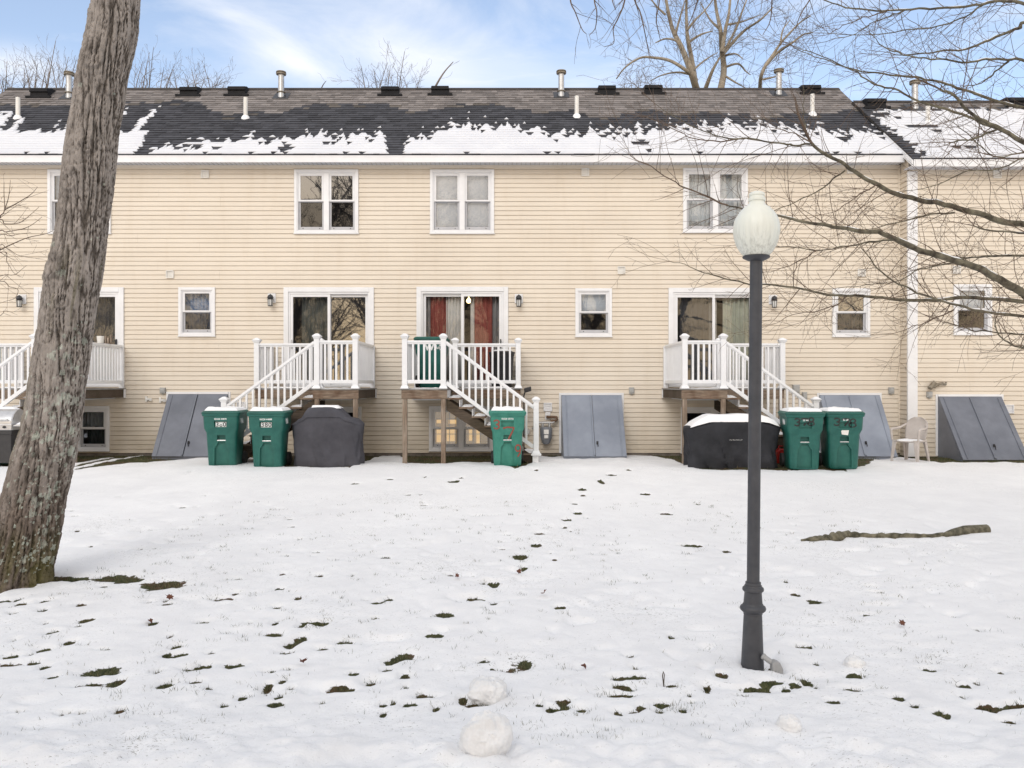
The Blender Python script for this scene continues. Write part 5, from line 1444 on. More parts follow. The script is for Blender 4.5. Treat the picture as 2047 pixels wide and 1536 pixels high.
mb = MB(); mb.tube([(-.26,-.30,.90),(.26,-.30,.90)], .012, 8); mb.bar((-.24,-.30,.9),(-.24,-.24,.9),.015,.015); mb.bar((.24,-.30,.9),(.24,-.24,.9),.015,.015); mb.build('lid_handle', M['steel'], t)
for s_ in (-1, 1):
    mb = MB(); mb.box(min(s_*.33, s_*.68), max(s_*.33, s_*.68), -.24, .22, .77, .80); sh = mb.build('side_shelf', M['stainless'], t, bevel=.006)
    mb = MB(); mb.grid(lambda a, c: (s_*(.36 + .30*a), -.21 + .40*c, .803 + .05*min(1, min(a,1-a,c,1-c)*6)), 12, 12); mb.build('shelf_snow', M['snow'], sh, smooth=True)
mb = MB(); mb.grid(lambda a, c: (-.28 + .56*a, -.05 + .2*c, 1.07 + .06*min(1, min(a,1-a,c,1-c)*6)), 14, 10); mb.build('lid_snow', M['snow'], t, smooth=True)
for k in range(3):
    mb = MB(); mb.lathe([(-.03,.0),(-.03,.022),(.0,.025)], (-.2 + .2*k, -.28, .76), 12, 'y'); mb.build('knob', M['black_metal'], t)
for sx in (-1, 1):
    mb = MB(); mb.box(sx*.29-.02, sx*.29+.02, -.22, -.18, -.03, .08); mb.box(sx*.29-.02, sx*.29+.02, .18, .22, -.03, .08); mb.build('leg', M['black_metal'], t)

# ------------------------------------------------------------------ plastic chair
M['chair'] = pm('chair_plastic', srgb(198,190,184), srgb(182,174,168), 4, .45)
x, y = ground_px(1831, 926); y += .22
t = thing('plastic_chair', 'pale moulded plastic armchair with snow on its seat, beside the white corner board', 'chair', (x, y, float(gz(x, y)) + .02), R(-52))
# local: faces -y
mb = MB(); mb.grid(lambda a, c: (-.22 + .44*a, -.24 + .44*c, .42 - .018*math.sin(a*3.14)*math.sin(c*3.14) - .02*max(0,.15-c)/.15), 12, 12); mb.build('seat', M['chair'], t, smooth=True, solid=.014)
mb = MB()
mb.grid(lambda a, c: ((-.5 + a) * (.40 + .05*math.sin(c*3.0)) * math.sqrt(max(.05, 1 - (max(0, c-.62)/.40)**2.4)), .19 + .11*c + .05*(1-4*(a-.5)**2)*.6, .42 + .46*c), 17, 14)
mb.build('backrest', M['chair'], t, smooth=True, solid=.012)
for s_ in (-1, 1):
    mb = MB(); mb.tube([(s_*.20,.22,.74),(s_*.26,.14,.68),(s_*.285,.0,.655),(s_*.285,-.18,.65),(s_*.28,-.235,.625),(s_*.275,-.235,.55),(s_*.26,-.225,.42)], [.018,.022,.027,.028,.024,.021,.02], 8); mb.build('armrest', M['chair'], t, smooth=True)
    for (a, b_) in (((s_*.245,-.225,.43),(s_*.275,-.265,0)), ((s_*.215,.20,.44),(s_*.245,.29,0))):
        mb = MB(); a = Vector(a); b_ = Vector(b_); w0, w1 = .045, .024
        for (dx, dy) in ((1, 0), (0, 1)):
            pts = []
            for p, w_ in ((a, w0), (b_, w1)):
                e = Vector((w_ if dx else .007, w_ if dy else .007, 0)); o_ = Vector((s_*(-w_*.8 if dx else 0), (w_*.8 if p.y < 0 and dy else (-w_*.8 if dy else 0)), 0))
                pts.append([p + o_ + Vector((-e.x,-e.y,0)), p + o_ + Vector((e.x,-e.y,0)), p + o_ + Vector((e.x,e.y,0)), p + o_ + Vector((-e.x,e.y,0))])
            mb.hexa(pts[1] + pts[0])
        mb.build('leg', M['chair'], t, bevel=.004)
mb = MB(); mb.grid(lambda a, c: (-.20 + .40*a, -.22 + .38*c, .424 + .035*min(1, min(a,1-a,c,1-c)*5) - .015*math.sin(a*3.14)), 14, 12); mb.build('seat_snow', M['snow'], t, smooth=True)
mb = MB(); mb.tube([(-.24,-.22,.40),(.24,-.22,.40)], .016, 6); mb.tube([(-.235,-.22,.40),(-.22,.2,.41)], .016, 6); mb.tube([(.235,-.22,.40),(.22,.2,.41)], .016, 6); mb.build('seat_rim', M['chair'], t, smooth=True)

# small red fuel can between black cover and bins
x, y = px(1566, 16.3), 16.3
t = thing('fuel_can', 'small red fuel can tucked between the black covered grill and a bin', 'fuel can', (x, y, float(gz(x, y))))
mr_ = pm('red_plastic', (.45,.02,.015), (.36,.015,.012), 6, .4)
mb = MB(); mb.prism([(-.14,.0),(.14,.0),(.15,.05),(.14,.24),(.06,.29),(-.10,.29),(-.15,.24)], 'y', -.09, .09); mb.build('can_body', mr_, t, bevel=.02, smooth=True)
mb = MB(); mb.tube([(-.10,0,.28),(-.09,0,.34),(.0,0,.345),(.04,0,.29)], .014, 8); mb.tube([(.07,0,.28),(.10,0,.33)], .025, 8); mb.build('handle', mr_, t, smooth=True)
# flood light on a stake beside the stairs
x, y = px(1052, 17.6), 17.6
t = thing('spotlight', 'small black spotlight on a thin stake behind the stair railing', 'spotlight', (x, y, .45))
mb = MB(); mb.tube([(-.05,0,-.05),(-.05,0,1.30),(-.03,-.02,1.37)], .014, 8); mb.build('stake', M['black_metal'], t, smooth=True)
mb = MB(); mb.hexa([(-.04,-.10,1.36),(.11,-.09,1.40),(.10,.02,1.40),(-.04,.02,1.37),(-.05,-.11,1.45),(.10,-.10,1.50),(.09,.01,1.50),(-.05,.01,1.46)]); mb.build('lamp_head', M['black_metal'], t, bevel=.012)
# pots on the rail behind the trunk
zr_ = 2.86
x, y = px(221, 17.0), 17.0
t = thing('planter_pot', 'white planter pot standing on the porch rail beside the trunk', 'planter', (-3.086 - 5.556, 17.30, zr_))
mb = MB(); mb.lathe([(0,.055),(.01,.062),(.14,.072),(.145,.066),(.13,.06)], (0,0,0), 18); mb.build('pot', M['pvc'], t, smooth=True); mb = MB(); mb.lathe([(.128,.06),(.14,.03),(.15,.0)], (0,0,0), 12); mb.tube([(0,0,.13),(.01,0,.18)], .006, 5); mb.build('soil', M['foundation'], t, smooth=True)
t = thing('wood_ornament', 'brown wooden ornament on the porch rail next to a white pot', 'ornament', (-3.086 - 5.556, 17.62, zr_))
mb = MB(); mb.box(-.05,-.02,-.04,.04,0,.17); mb.box(.0,.04,-.05,.05,0,.13); mb.box(.06,.08,-.03,.03,0,.19); mb.box(-.06,.09,-.05,.05,-.0,.012); mb.build('block', M['woodz'], t, bevel=.005)

# ------------------------------------------------------------------ street lamp
D_L = 5.86
x, z0 = px(1504, D_L), -.02
M['lamp_paint'] = pm('lamp_post_paint', (.040,.042,.050), (.060,.061,.068), 9, .5, .15, 60, bdist=.001)
m, nt, b = nmat('acorn_globe'); L = nt.links
c1, n1 = noise_mix(nt, (.72,.73,.66,1), (.79,.80,.73,1), 7, (1,1,.5), .3, .7)
c2, n2 = noise_mix(nt, (1,1,1,1), (.30,.29,.26,1), 52, (1,1,.04), .46, .66, 6, .7)
tcx = N(nt, 'ShaderNodeTexCoord'); spx = N(nt, 'ShaderNodeSeparateXYZ'); L.new(tcx.outputs['Object'], spx.inputs[0])
mrg = N(nt, 'ShaderNodeMapRange'); mrg.inputs['From Min'].default_value = 3.16; mrg.inputs['From Max'].default_value = 2.93; mrg.inputs['To Min'].default_value = 0; mrg.inputs['To Max'].default_value = .62; L.new(spx.outputs['Z'], mrg.inputs[0])
mx = N(nt, 'ShaderNodeMixRGB', blend_type='MULTIPLY'); L.new(mrg.outputs[0], mx.inputs[0]); L.new(c1, mx.inputs[1]); L.new(c2, mx.inputs[2]); L.new(mx.outputs[0], b.inputs['Base Color'])
b.inputs['Roughness'].default_value = .35; b.inputs['Subsurface Weight'].default_value = .25; b.inputs['Subsurface Radius'].default_value = (.05,.05,.05)
lamp = thing('street_lamp', 'dark street lamp with a grimy white acorn globe standing in the snowy lawn', 'street lamp', (x, D_L, z0))
lamp.rotation_euler = (0, R(.54), 0)
mb = MB()
mb.lathe([(-.15,.080),(.0,.079),(.02,.079),(.37,.064),(.385,.062)], (0,0,0), 160, fl=lambda a, h: 1 - .055 * (math.cos(20*a) > .1) * (1 if .03 < h < .36 else 0))
mb.lathe([(.385,.066),(.395,.066),(.40,.072),(.415,.088),(.428,.091),(.44,.086),(.45,.072),(.458,.070),(.462,.066),(.535,.060),(.545,.064),(.552,.073),(.562,.075),(.574,.072),(.58,.062),(.59,.060),(.592,.054),(.612,.054),(.615,.0445)], (0,0,0), 40)
mb.build('lamp_base', M['lamp_paint'], lamp, smooth=True)
mb = MB(); mb.lathe([(.61,.0445),(2.905,.0435)], (0,0,0), 32); mb.build('pole', M['lamp_paint'], lamp, smooth=True)
mb = MB(); mb.lathe([(2.893,.044),(2.90,.062),(2.915,.092),(2.925,.097),(2.932,.09)], (0,0,0), 32); mb.build('globe_holder', M['lamp_paint'], lamp, smooth=True)
mb = MB(); mb.lathe([(2.93,.088),(2.96,.112),(3.00,.136),(3.05,.153),(3.10,.161),(3.14,.161),(3.18,.153),(3.215,.138),(3.243,.118),(3.262,.100),(3.272,.094),(3.280,.078),(3.292,.064),(3.305,.056),(3.318,.052),(3.322,.060),(3.342,.060),(3.346,.052),(3.356,.050),(3.360,.055),(3.374,.054),(3.382,.044),(3.388,.028),(3.39,0)], (0,0,0), 96, fl=lambda a, h: 1 + (.007 * math.cos(24 * a) if 2.95 < h < 3.26 else 0)); mb.build('globe', m, lamp, smooth=True)
M['conduit'] = pm('grey_conduit', (.36,.36,.36), (.30,.30,.30), 7, .5)
mb = MB(); mb.tube([(.045,-.075,.115),(.105,-.115,.075)], .019, 14); mb.tube([(.045,-.075,.115),(.062,-.087,.103)], .023, 14)
mb.prism([(.095,.085),(.118,.10),(.150,.085),(.172,.04),(.172,-.085),(.150,-.085),(.125,-.03),(.095,.03)], 'y', -.155, -.085)
mb.build('conduit_fitting', M['conduit'], lamp, bevel=.01, smooth=True)
# ------------------------------------------------------------------ big leaning trunk
M['bark_attr'] = attr_mat('maple_bark', 'tint', .9, .6, 70, .15, .22)
TR = [(-700,318,372),(-520,268,340),(-300,232,312),(-120,205,290),(0,189,276),(60,178,273),(100,169,264),(160,155,250),(200,150,245),(250,141,235),(300,133,230),(380,125,223),(450,117,213),(520,105,206),(560,95,200),(620,86,188),(680,76,180),(740,66,172),(800,58,164),(860,46,156),(910,30,147),(950,20,138),(1000,6,126),(1050,-8,119),(1100,-22,109),(1140,-38,100),(1165,-52,99),(1185,-62,100)]
DT = 8.0
tvs = np.array([t[0] for t in TR], float); tl = np.array([t[1] for t in TR], float); tr_ = np.array([t[2] for t in TR], float)
NR, NA = 1150, 220
vv_ = np.linspace(-560, 1185, NR)
cu = (np.interp(vv_, tvs, tl) + np.interp(vv_, tvs, tr_)) / 2; hw = (np.interp(vv_, tvs, tr_) - np.interp(vv_, tvs, tl)) / 2
cx_ = (cu - CX) * DT / F; cz_ = CZ - (vv_ - CY) * DT / F; rad_ = hw * DT / F * .97
TH = np.linspace(0, 2 * np.pi, NA, endpoint=False)
A_, H_ = np.meshgrid(TH, cz_)
rad2 = rad_[:, None] * np.ones_like(A_)
sw = A_ + H_ * .38                                # grain winds slowly round the stem
ca, sa = np.cos(sw), np.sin(sw)
warp = (fbm(ca * 2, sa * 2, H_ * 2.2, s=5, o=3) - .5) * .5
def crack(k, hz, s, w_):
    # thin fissures along the iso-lines of stretched noise
    n_ = vn((ca + warp * .22) * k, (sa + warp * .22) * k, H_ * hz + s, s)
    return np.clip(1 - np.abs(2 * n_ - 1) / w_, 0, 1)
low = np.clip((1.7 - H_) / 1.2, 0, 1)
k1 = crack(8.0, 2.6, 1, .24); k2 = crack(14, 6.0, 2, .25); k3 = crack(23, 15.0, 3, .28); k4 = crack(4.0, 6.5, 14, .16)
fine = fbm(ca * 30, sa * 30, H_ * 18, s=15, o=3)
fur = np.clip(k1 * .95 + k2 * .75 + k3 * (.30 + .25 * low) + k4 * .35, 0, 1.3)
disp = .008 - .019 * k1 ** 1.2 - .012 * k2 ** 1.2 - .006 * k3 * (1 + low) - .008 * k4 + .008 * (fine - .5) * (1 + low)
# old branch scars and swellings: (u, v, size)
knot = np.zeros_like(A_); kd = np.zeros_like(A_)
for (u, v, sz, amp) in ((131, 541, .13, .035), (166, 374, .11, .028), (212, 135, .11, .028), (196, 305, .07, .012), (150, 30, .06, .01), (150, 610, .07, .012)):
    kz = CZ - (v - CY) * DT / F; ic = int(np.argmin(np.abs(cz_ - kz))); off = (u - cu[ic]) * DT / F
    a0 = -math.acos(max(-.98, min(.98, off / rad_[ic])))        # towards the camera
    da = np.angle(np.exp(1j * (A_ - a0))) * rad2; dz = (H_ - kz)
    q_ = np.sqrt(da ** 2 + (dz * .85) ** 2) / sz
    knot += amp * np.exp(-q_ ** 2 * .9) - amp * .75 * np.exp(-(q_ / .42) ** 2); kd = np.maximum(kd, np.exp(-((q_ - .75) / .22) ** 2) * .6)
    disp += .010 * np.sin(q_ * 13) * np.exp(-q_ ** 2 * .8)
disp = disp + knot + .02 * (fbm(np.cos(A_) * 1.5, np.sin(A_) * 1.5, H_ * .9, s=33, o=3) - .5)
# root flare
fl_ = np.clip((.75 - H_) / .75, 0, 1) ** 2.2
disp = disp + fl_ * (.025 + .04 * np.cos(A_ * 5 + .6))
RR = rad2 + disp
X_ = cx_[:, None] + RR * np.cos(A_); Y_ = DT + RR * np.sin(A_); Zt = H_ + 0 * A_
mb = MB(); mb.v = [tuple(p) for p in np.stack([X_, Y_, Zt], -1).reshape(-1, 3)]
I_ = (np.arange(NR - 1)[:, None] * NA + np.arange(NA)[None]); J_ = (np.arange(NR - 1)[:, None] * NA + (np.arange(NA)[None] + 1) % NA)
mb.f = [tuple(q_) for q_ in np.stack([I_, I_ + NA, J_ + NA, J_], -1).reshape(-1, 4)]; mb.m = [0] * len(mb.f)
# bark colours: grey-brown plates, moss on one side low down, lichen spots
g1 = fbm(np.cos(A_) * 3, np.sin(A_) * 3, H_ * 1.6, s=60, o=4); g2 = fbm(ca * 14, sa * 14, H_ * 5, s=61, o=3)
plate = np.stack([.295 + .10 * (g1 - .5) + .08 * (g2 - .5), .262 + .09 * (g1 - .5) + .075 * (g2 - .5), .236 + .085 * (g1 - .5) + .07 * (g2 - .5)], -1)
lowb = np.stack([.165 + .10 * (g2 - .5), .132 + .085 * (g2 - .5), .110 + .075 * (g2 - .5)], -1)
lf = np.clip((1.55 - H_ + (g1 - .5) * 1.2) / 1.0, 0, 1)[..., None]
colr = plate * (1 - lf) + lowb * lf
crk = np.clip((fur - .40) * 1.25, 0, .80)[..., None]
colr = colr * (1 - crk) + np.array([.050, .040, .032]) * crk
colr = colr * (1 - .35 * kd[..., None])
moss = np.clip((fbm(np.cos(A_) * 4, np.sin(A_) * 4, H_ * 2, s=71, o=4) - .42) * 6, 0, 1) * np.clip(-np.cos(A_ + .25) * 1.6 - .62, 0, 1) * np.clip((3.9 - H_) / 1.5, 0, 1)
m_b = np.clip((fbm(np.cos(A_) * 4, np.sin(A_) * 4, H_ * 2, s=72, o=4) - .45) * 6, 0, 1) * np.clip((.75 - H_) / .5, 0, 1)
m_k = np.clip((fbm(np.cos(A_) * 9, np.sin(A_) * 9, H_ * 2.5, s=73, o=3) - .55) * 7, 0, 1) * np.exp(-((H_ - 2.85) / .35) ** 2) * .6
mo = np.clip(moss + .8 * m_b + m_k, 0, 1)[..., None]
colr = colr * (1 - mo * .8) + np.array([.085, .080, .022]) * mo * .8
rl = np.random.default_rng(4); lich = np.zeros_like(A_)
for k in range(520):
    hz = rl.choice([rl.uniform(.15, 2.6), rl.uniform(.3, 1.9), rl.uniform(.1, 5)], p=[.5, .42, .08]); a0 = rl.uniform(-3.0, .1)
    if rl.random() < .35: a0 = rl.normal(-.65, .3)
    sz = rl.choice([rl.uniform(.006, .013), rl.uniform(.016, .034)], p=[.86, .14])
    ic0, ic1 = np.searchsorted(-cz_, [-(hz + .12), -(hz - .12)])
    if ic1 <= ic0: continue
    sl_ = slice(ic0, ic1)
    da = np.angle(np.exp(1j * (A_[sl_] - a0))) * rad2[sl_]; q_ = np.sqrt(da ** 2 + (H_[sl_] - hz) ** 2) / sz
    lich[sl_] = np.maximum(lich[sl_], (q_ + 2.6 * (fine[sl_] - .5) + .8 * (g2[sl_] - .5) < 1) * rl.uniform(.45, .95))
lc = lich[..., None] * .85
colr = colr * (1 - lc) + np.array([.40, .43, .37]) * lc
colr = np.clip(colr, .012, .8)
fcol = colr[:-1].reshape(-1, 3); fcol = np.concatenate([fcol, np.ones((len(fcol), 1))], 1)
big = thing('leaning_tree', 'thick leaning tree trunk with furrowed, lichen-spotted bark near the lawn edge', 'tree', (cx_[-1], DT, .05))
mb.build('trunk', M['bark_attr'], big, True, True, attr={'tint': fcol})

# ------------------------------------------------------------------ bare branches
def bark(name, c1, c2, sc=9, bump=.6): return pm(name, c1, c2, sc, .85, bump, 60, bdist=.006, spec=.2)
M['bark_fore'] = bark('bark_mossy_grey', (.055,.045,.034), (.21,.19,.135))
M['bark_twig'] = bark('bark_twig', (.11,.078,.058), (.16,.118,.09), 5, .1)
M['bark_tan'] = bark('bark_tan', (.25,.215,.17), (.37,.325,.26), 7)
M['bark_grey'] = bark('bark_grey', (.13,.105,.085), (.20,.165,.14), 5, .2)
M['bark_far'] = bark('bark_far_twig', (.17,.145,.13), (.24,.205,.185), 3, .1)

def smooth_path(pts, n):
    """Catmull-Rom"""
    P = [pts[0] * 2 - pts[1]] + list(pts) + [pts[-1] * 2 - pts[-2]]
    out = []
    for i in range(1, len(P) - 2):
        for k in range(n):
            t = k / n; a, b_, c, d = P[i-1], P[i], P[i+1], P[i+2]
            out.append(.5 * ((2*b_) + (c - a)*t + (2*a - 5*b_ + 4*c - d)*t*t + (3*b_ - a - 3*c + d)*t**3))
    out.append(P[-2]); return out

def rand_perp(d, rr, flat=None):
    v = Vector((rr.gauss(0,1), rr.gauss(0,1) * (1 if flat is None else flat), rr.gauss(0,1)))
    v = v - d * v.dot(d)
    return v.normalized() if v.length > 1e-5 else Vector((0,0,1))

def grow(mb, p, d, length, r, lvl, rr, o):
    """recursive bare twig"""
    seg = o['seg'] * (1 if lvl > 1 else .8); n = max(3, int(length / seg)); pts = [p.copy()]; rad = [r]
    rend = max(r * o.get('taper', .35), o['rmin'])
    bend = rand_perp(d, rr) * o['bend']
    kids = []
    for i in range(n):
        d = (d + bend * (1 / n) + rand_perp(d, rr) * o['jit'] + Vector((0, 0, o['up'])) * (1 / n)).normalized()
        p = p + d * (length / n); pts.append(p.copy()); rad.append(r + (rend - r) * (i + 1) / n)
        if lvl > 0 and (i + 1) / n > o.get('bare', .15): kids.append((p.copy(), d.copy(), rad[-1], (i + 1) / n))
    sides = 7 if r > .05 else (5 if r > .012 else (4 if r > .006 else 3))
    mb.tube(pts, rad, sides, cap=False)
    if lvl <= 0: return
    nk = max(1, int(round(length * o['dens'] * (1.0 if lvl > 1 else o.get('dens_last', 1.0)))))
    for k in range(nk):
        q, dd, rq, f_ = kids[min(len(kids) - 1, int(rr.random() ** .8 * len(kids)))]
        ang = R(rr.uniform(*o['ang'])); side = rand_perp(dd, rr, o.get('flat'))
        nd = (dd * math.cos(ang) + side * math.sin(ang)).normalized()
        grow(mb, q, nd, length * rr.uniform(*o['ratio']) * (1.15 - .5 * f_), max(o['rmin'], rq * rr.uniform(.45, .7)), lvl - 1, rr, o)

# ---- tree standing outside the frame whose branches reach across the picture
rr = random.Random(21)
near = thing('overhanging_tree', 'bare tree reaching mossy, twiggy branches across the lower roof and corner', 'tree', (7.6, 9.4, .1))
trunkP = [Vector((7.6, 9.4, -.1)), Vector((7.55, 9.4, 1.0)), Vector((7.62, 9.35, 2.4)), Vector((7.5, 9.3, 4.0)), Vector((7.55, 9.3, 5.6)), Vector((7.3, 9.2, 7.5)), Vector((7.2, 9.1, 9.5))]
mb = MB(); mb.tube(smooth_path(trunkP, 6), [.27 - .005 * i for i in range(37)], 16); mb.build('trunk', M['bark_fore'], near, True, True)
LIMBS = [ # depth right end, depth left end, r right px, r left px, points
 (8.6, 8.2, 5.0, 1.4, [(2060,12),(2010,2),(1975,6),(1930,13),(1860,17),(1800,20),(1740,22),(1690,14),(1650,0),(1600,-18)], 1),
 (8.5, 8.9, 3.2, .9, [(1975,6),(1955,15),(1920,38),(1860,55),(1790,64),(1720,70),(1640,66)], 0),
 (8.3, 8.0, 2.2, .8, [(1775,21),(1750,30),(1720,36),(1695,48),(1670,60),(1645,72)], 0),
 (8.3, 8.6, 2.4, .8, [(1815,20),(1790,28),(1760,38),(1735,52),(1700,70),(1640,85)], 0),
 (9.0, 9.6, 5.5, 1.5, [(2060,48),(2035,57),(2000,70),(1960,88),(1925,100),(1880,103),(1840,107),(1790,110)], 1),
 (8.0, 7.4, 4.2, 1.0, [(2060,126),(2015,120),(1970,118),(1930,124),(1890,120),(1850,117),(1820,112),(1787,103),(1760,88),(1738,66)], 1),
 (8.0, 8.3, 3.0, 1.0, [(2015,121),(1990,145),(1960,165),(1920,175)], 0),
 (9.2, 8.6, 4.8, 1.0, [(2065,221),(2000,203),(1950,188),(1910,175),(1880,164),(1830,155),(1790,151),(1750,147),(1705,138),(1670,125),(1630,108),(1590,95)], 1),
 (8.4, 7.8, 7.5, 3.6, [(2065,292),(2020,270),(1994,255),(1962,240),(1925,214),(1909,192),(1880,179)], 1),
 (8.3, 9.4, 4.6, .9, [(1994,255),(1968,248),(1933,232),(1885,216),(1829,198),(1789,179),(1754,171),(1727,155),(1703,139),(1666,126),(1634,115),(1600,101),(1575,88)], 0),
 (8.3, 8.0, 3.6, 2.4, [(1994,256),(1970,268),(1935,280),(1902,284)], 0),
 (8.8, 8.1, 9.5, 4.6, [(2065,456),(2047,450),(1996,440),(1927,419),(1879,407),(1830,398),(1786,386),(1748,367),(1713,346),(1685,327),(1654,310),(1623,287)], 1),
 (8.1, 7.7, 3.4, .8, [(1623,287),(1590,290),(1567,287),(1500,279),(1450,275),(1420,267),(1381,251),(1343,229),(1310,208)], 0),
 (8.0, 8.8, 2.4, .7, [(1490,278),(1432,282),(1381,274),(1348,259),(1290,232)], 0),
 (8.1, 8.3, 2.4, .7, [(1623,287),(1612,267),(1607,240),(1606,205),(1605,171)], 0),
 (8.1, 7.8, 2.2, .7, [(1620,286),(1590,268),(1560,258),(1520,248)], 0),
 (8.2, 7.3, 13.0, 2.0, [(2070,602),(2047,586),(1996,559),(1945,531),(1893,516),(1841,500),(1789,479),(1754,465),(1713,462),(1665,452),(1616,445),(1561,434),(1488,417),(1454,410)], 1),
 (7.3, 7.0, 2.6, .7, [(1454,410),(1392,383),(1340,360),(1292,328),(1262,312),(1249,284)], 0),
 (9.0, 8.0, 6.5, .9, [(2065,606),(1979,597),(1910,597),(1841,600),(1775,597),(1720,592),(1668,590),(1599,578),(1533,569),(1488,566),(1426,552),(1385,535),(1340,522)], 1),
 (8.4, 7.7, 5.2, 1.6, [(2065,634),(1979,626),(1927,614),(1858,593),(1799,569),(1754,535),(1723,498)], 1),
 (9.3, 8.2, 4.0, 2.6, [(2065,511),(1985,512),(1945,515),(1893,515)], 1),
 (7.9, 8.4, 3.2, .9, [(1789,481),(1737,484),(1685,493),(1634,500),(1561,493),(1500,488)], 0),
 (8.2, 8.6, 1.8, .7, [(1634,500),(1599,521),(1561,538),(1527,545),(1480,556)], 0),
 (8.5, 8.2, 3.0, .9, [(1906,424),(1860,430),(1817,438),(1754,455),(1700,462)], 0),
 (7.8, 7.4, 4.4, 2.0, [(2065,470),(2047,466),(1979,459),(1948,452)], 1),
 (7.7, 7.5, 3.6, 1.6, [(2065,698),(2047,695),(2027,691),(2006,678),(1991,659),(1991,639)], 1),
 (8.9, 8.6, 3.2, 1.2, [(2065,671),(2000,665),(1952,662),(1926,654),(1884,644)], 1),
 (8.3, 8.0, 2.2, .7, [(1906,620),(1858,642),(1817,655),(1780,668)], 0),
 (8.2, 8.5, 2.6, .7, [(1689,341),(1651,369),(1616,393),(1547,421),(1500,440)], 0),
 (8.2, 7.9, 2.2, .7, [(1751,370),(1713,393),(1678,417),(1640,430)], 0),
 (8.1, 7.7, 2.0, .7, [(1690,592),(1672,610),(1627,623),(1582,628),(1554,648)], 0),
 (8.3, 8.7, 2.4, .7, [(1906,527),(1841,538),(1789,562),(1720,572),(1650,577)], 0),
 (9.4, 8.8, 3.0, .8, [(2065,300),(2008,313),(1976,307),(1944,275),(1917,254),(1890,235)], 1),
 (7.8, 8.2, 2.8, .7, [(2065,312),(2047,316),(1994,337),(1928,345),(1874,369),(1834,379),(1790,384)], 1),
 (9.0, 9.6, 1.8, .6, [(1960,240),(1955,300),(1977,350),(1980,440)], 0),
]
limb_o = dict(seg=.07, jit=.10, bend=.25, up=.05, rmin=.0013, dens=5.4, ang=(28, 62), ratio=(.30, .62), taper=.35, flat=.75, dens_last=.8)
tw = MB(); NTW = 0
snowb = MB()
def spawn(path, rad, step, l0, l1, lvl, o, up=0):
    global NTW
    acc = rr.random() * step
    for i in range(1, len(path)):
        sg = path[i] - path[i-1]; acc += sg.length
        while acc > step:
            acc -= step; d = sg.normalized(); side = rand_perp(d, rr, .7); a = R(rr.uniform(30, 68))
            nd = (d * math.cos(a) + side * math.sin(a) + Vector((0, 0, up))).normalized()
            f_ = i / len(path); L_ = rr.uniform(l0, l1) * (1.1 - .4 * f_)
            if rr.random() < .25: L_ *= 1.7
            grow(tw, path[i], nd, L_, min(rad[i] * .6, .0050 * rr.uniform(.6, 1.2)), lvl, rr, o); NTW += 1
for (d0, d1, r0, r1_, pts, root_) in LIMBS:
    k = len(pts); P = []
    for i, (u, v) in enumerate(pts):
        f_ = i / (k - 1); d = d0 + (d1 - d0) * f_ + .06 * math.sin(i * 2.1 + u)
        P.append(P3(u, v, d))
    if root_:      # carry the limb on to its trunk
        t_ = P[0]; drop = max(.15, (7.55 - t_.x) * .42); s_ = (P[0] - P[1]).normalized()
        P = [Vector((7.56, 9.32, max(.9, t_.z + s_.z * 1.4 - drop * .35))), t_.lerp(Vector((7.56, 9.32, t_.z + s_.z * 1.2 - drop * .2)), .5)] + P
    S = smooth_path(P, 5); n = len(S)
    # wobble
    S = [p + Vector((vn(np.array([i*.6 + r0*9]), np.array([1.])) [0]-.5, 0, vn(np.array([i*.6 + r0*9]), np.array([7.]))[0]-.5)) * .02 for i, p in enumerate(S)]
    R0, R1_ = r0 * .68 * d0 / F, r1_ * .62 * d1 / F
    if root_: R0 *= 1.15
    rad = [(R0 + (R1_ - R0) * (i / (n - 1)) ** .85) * (.94 + .14 * rr.random()) for i in range(n)]
    mb = MB(); mb.tube(S, rad, 9 if R0 > .014 else 6); mb.build('branch', M['bark_fore'] if R0 > .008 else M['bark_twig'], near, True, True)
    vis = [(p, q_) for p, q_ in zip(S, rad) if CX + F * p.x / p.y < 2120]
    spawn([p for p, _ in vis], [q_ for _, q_ in vis], .10 if R0 > .014 else .07, .20, .62, 2 if R0 > .008 else 1, limb_o)
    # continue the tip as twigs
    d = (S[-1] - S[-3]).normalized()
    for _ in range(2): grow(tw, S[-1], (d + rand_perp(d, rr) * .25).normalized(), rr.uniform(.3, .6), max(.002, rad[-1] * .8), 2, rr, limb_o)
    # snow lying on the thicker limbs
    if R0 > .013:
        i = 0
        while i < len(S) - 4:
            if rad[i] > .009 and rr.random() < .28 and abs((S[i+1] - S[i]).normalized().z) < .5:
                m_ = rr.randint(3, 6); seg = S[i:i + m_]; rs_ = rad[i:i + m_]
                if len(seg) > 2:
                    snowb.tube([p + Vector((0, -.1 * q_, q_ * .72)) for p, q_ in zip(seg, rs_)], [q_ * (.55 if 0 < j < len(seg) - 1 else .15) for j, q_ in enumerate(rs_)], 6)
                i += m_
            i += 2
tag(snowb.build('branch_snow', M['snow'], near, True, True), kind='stuff')
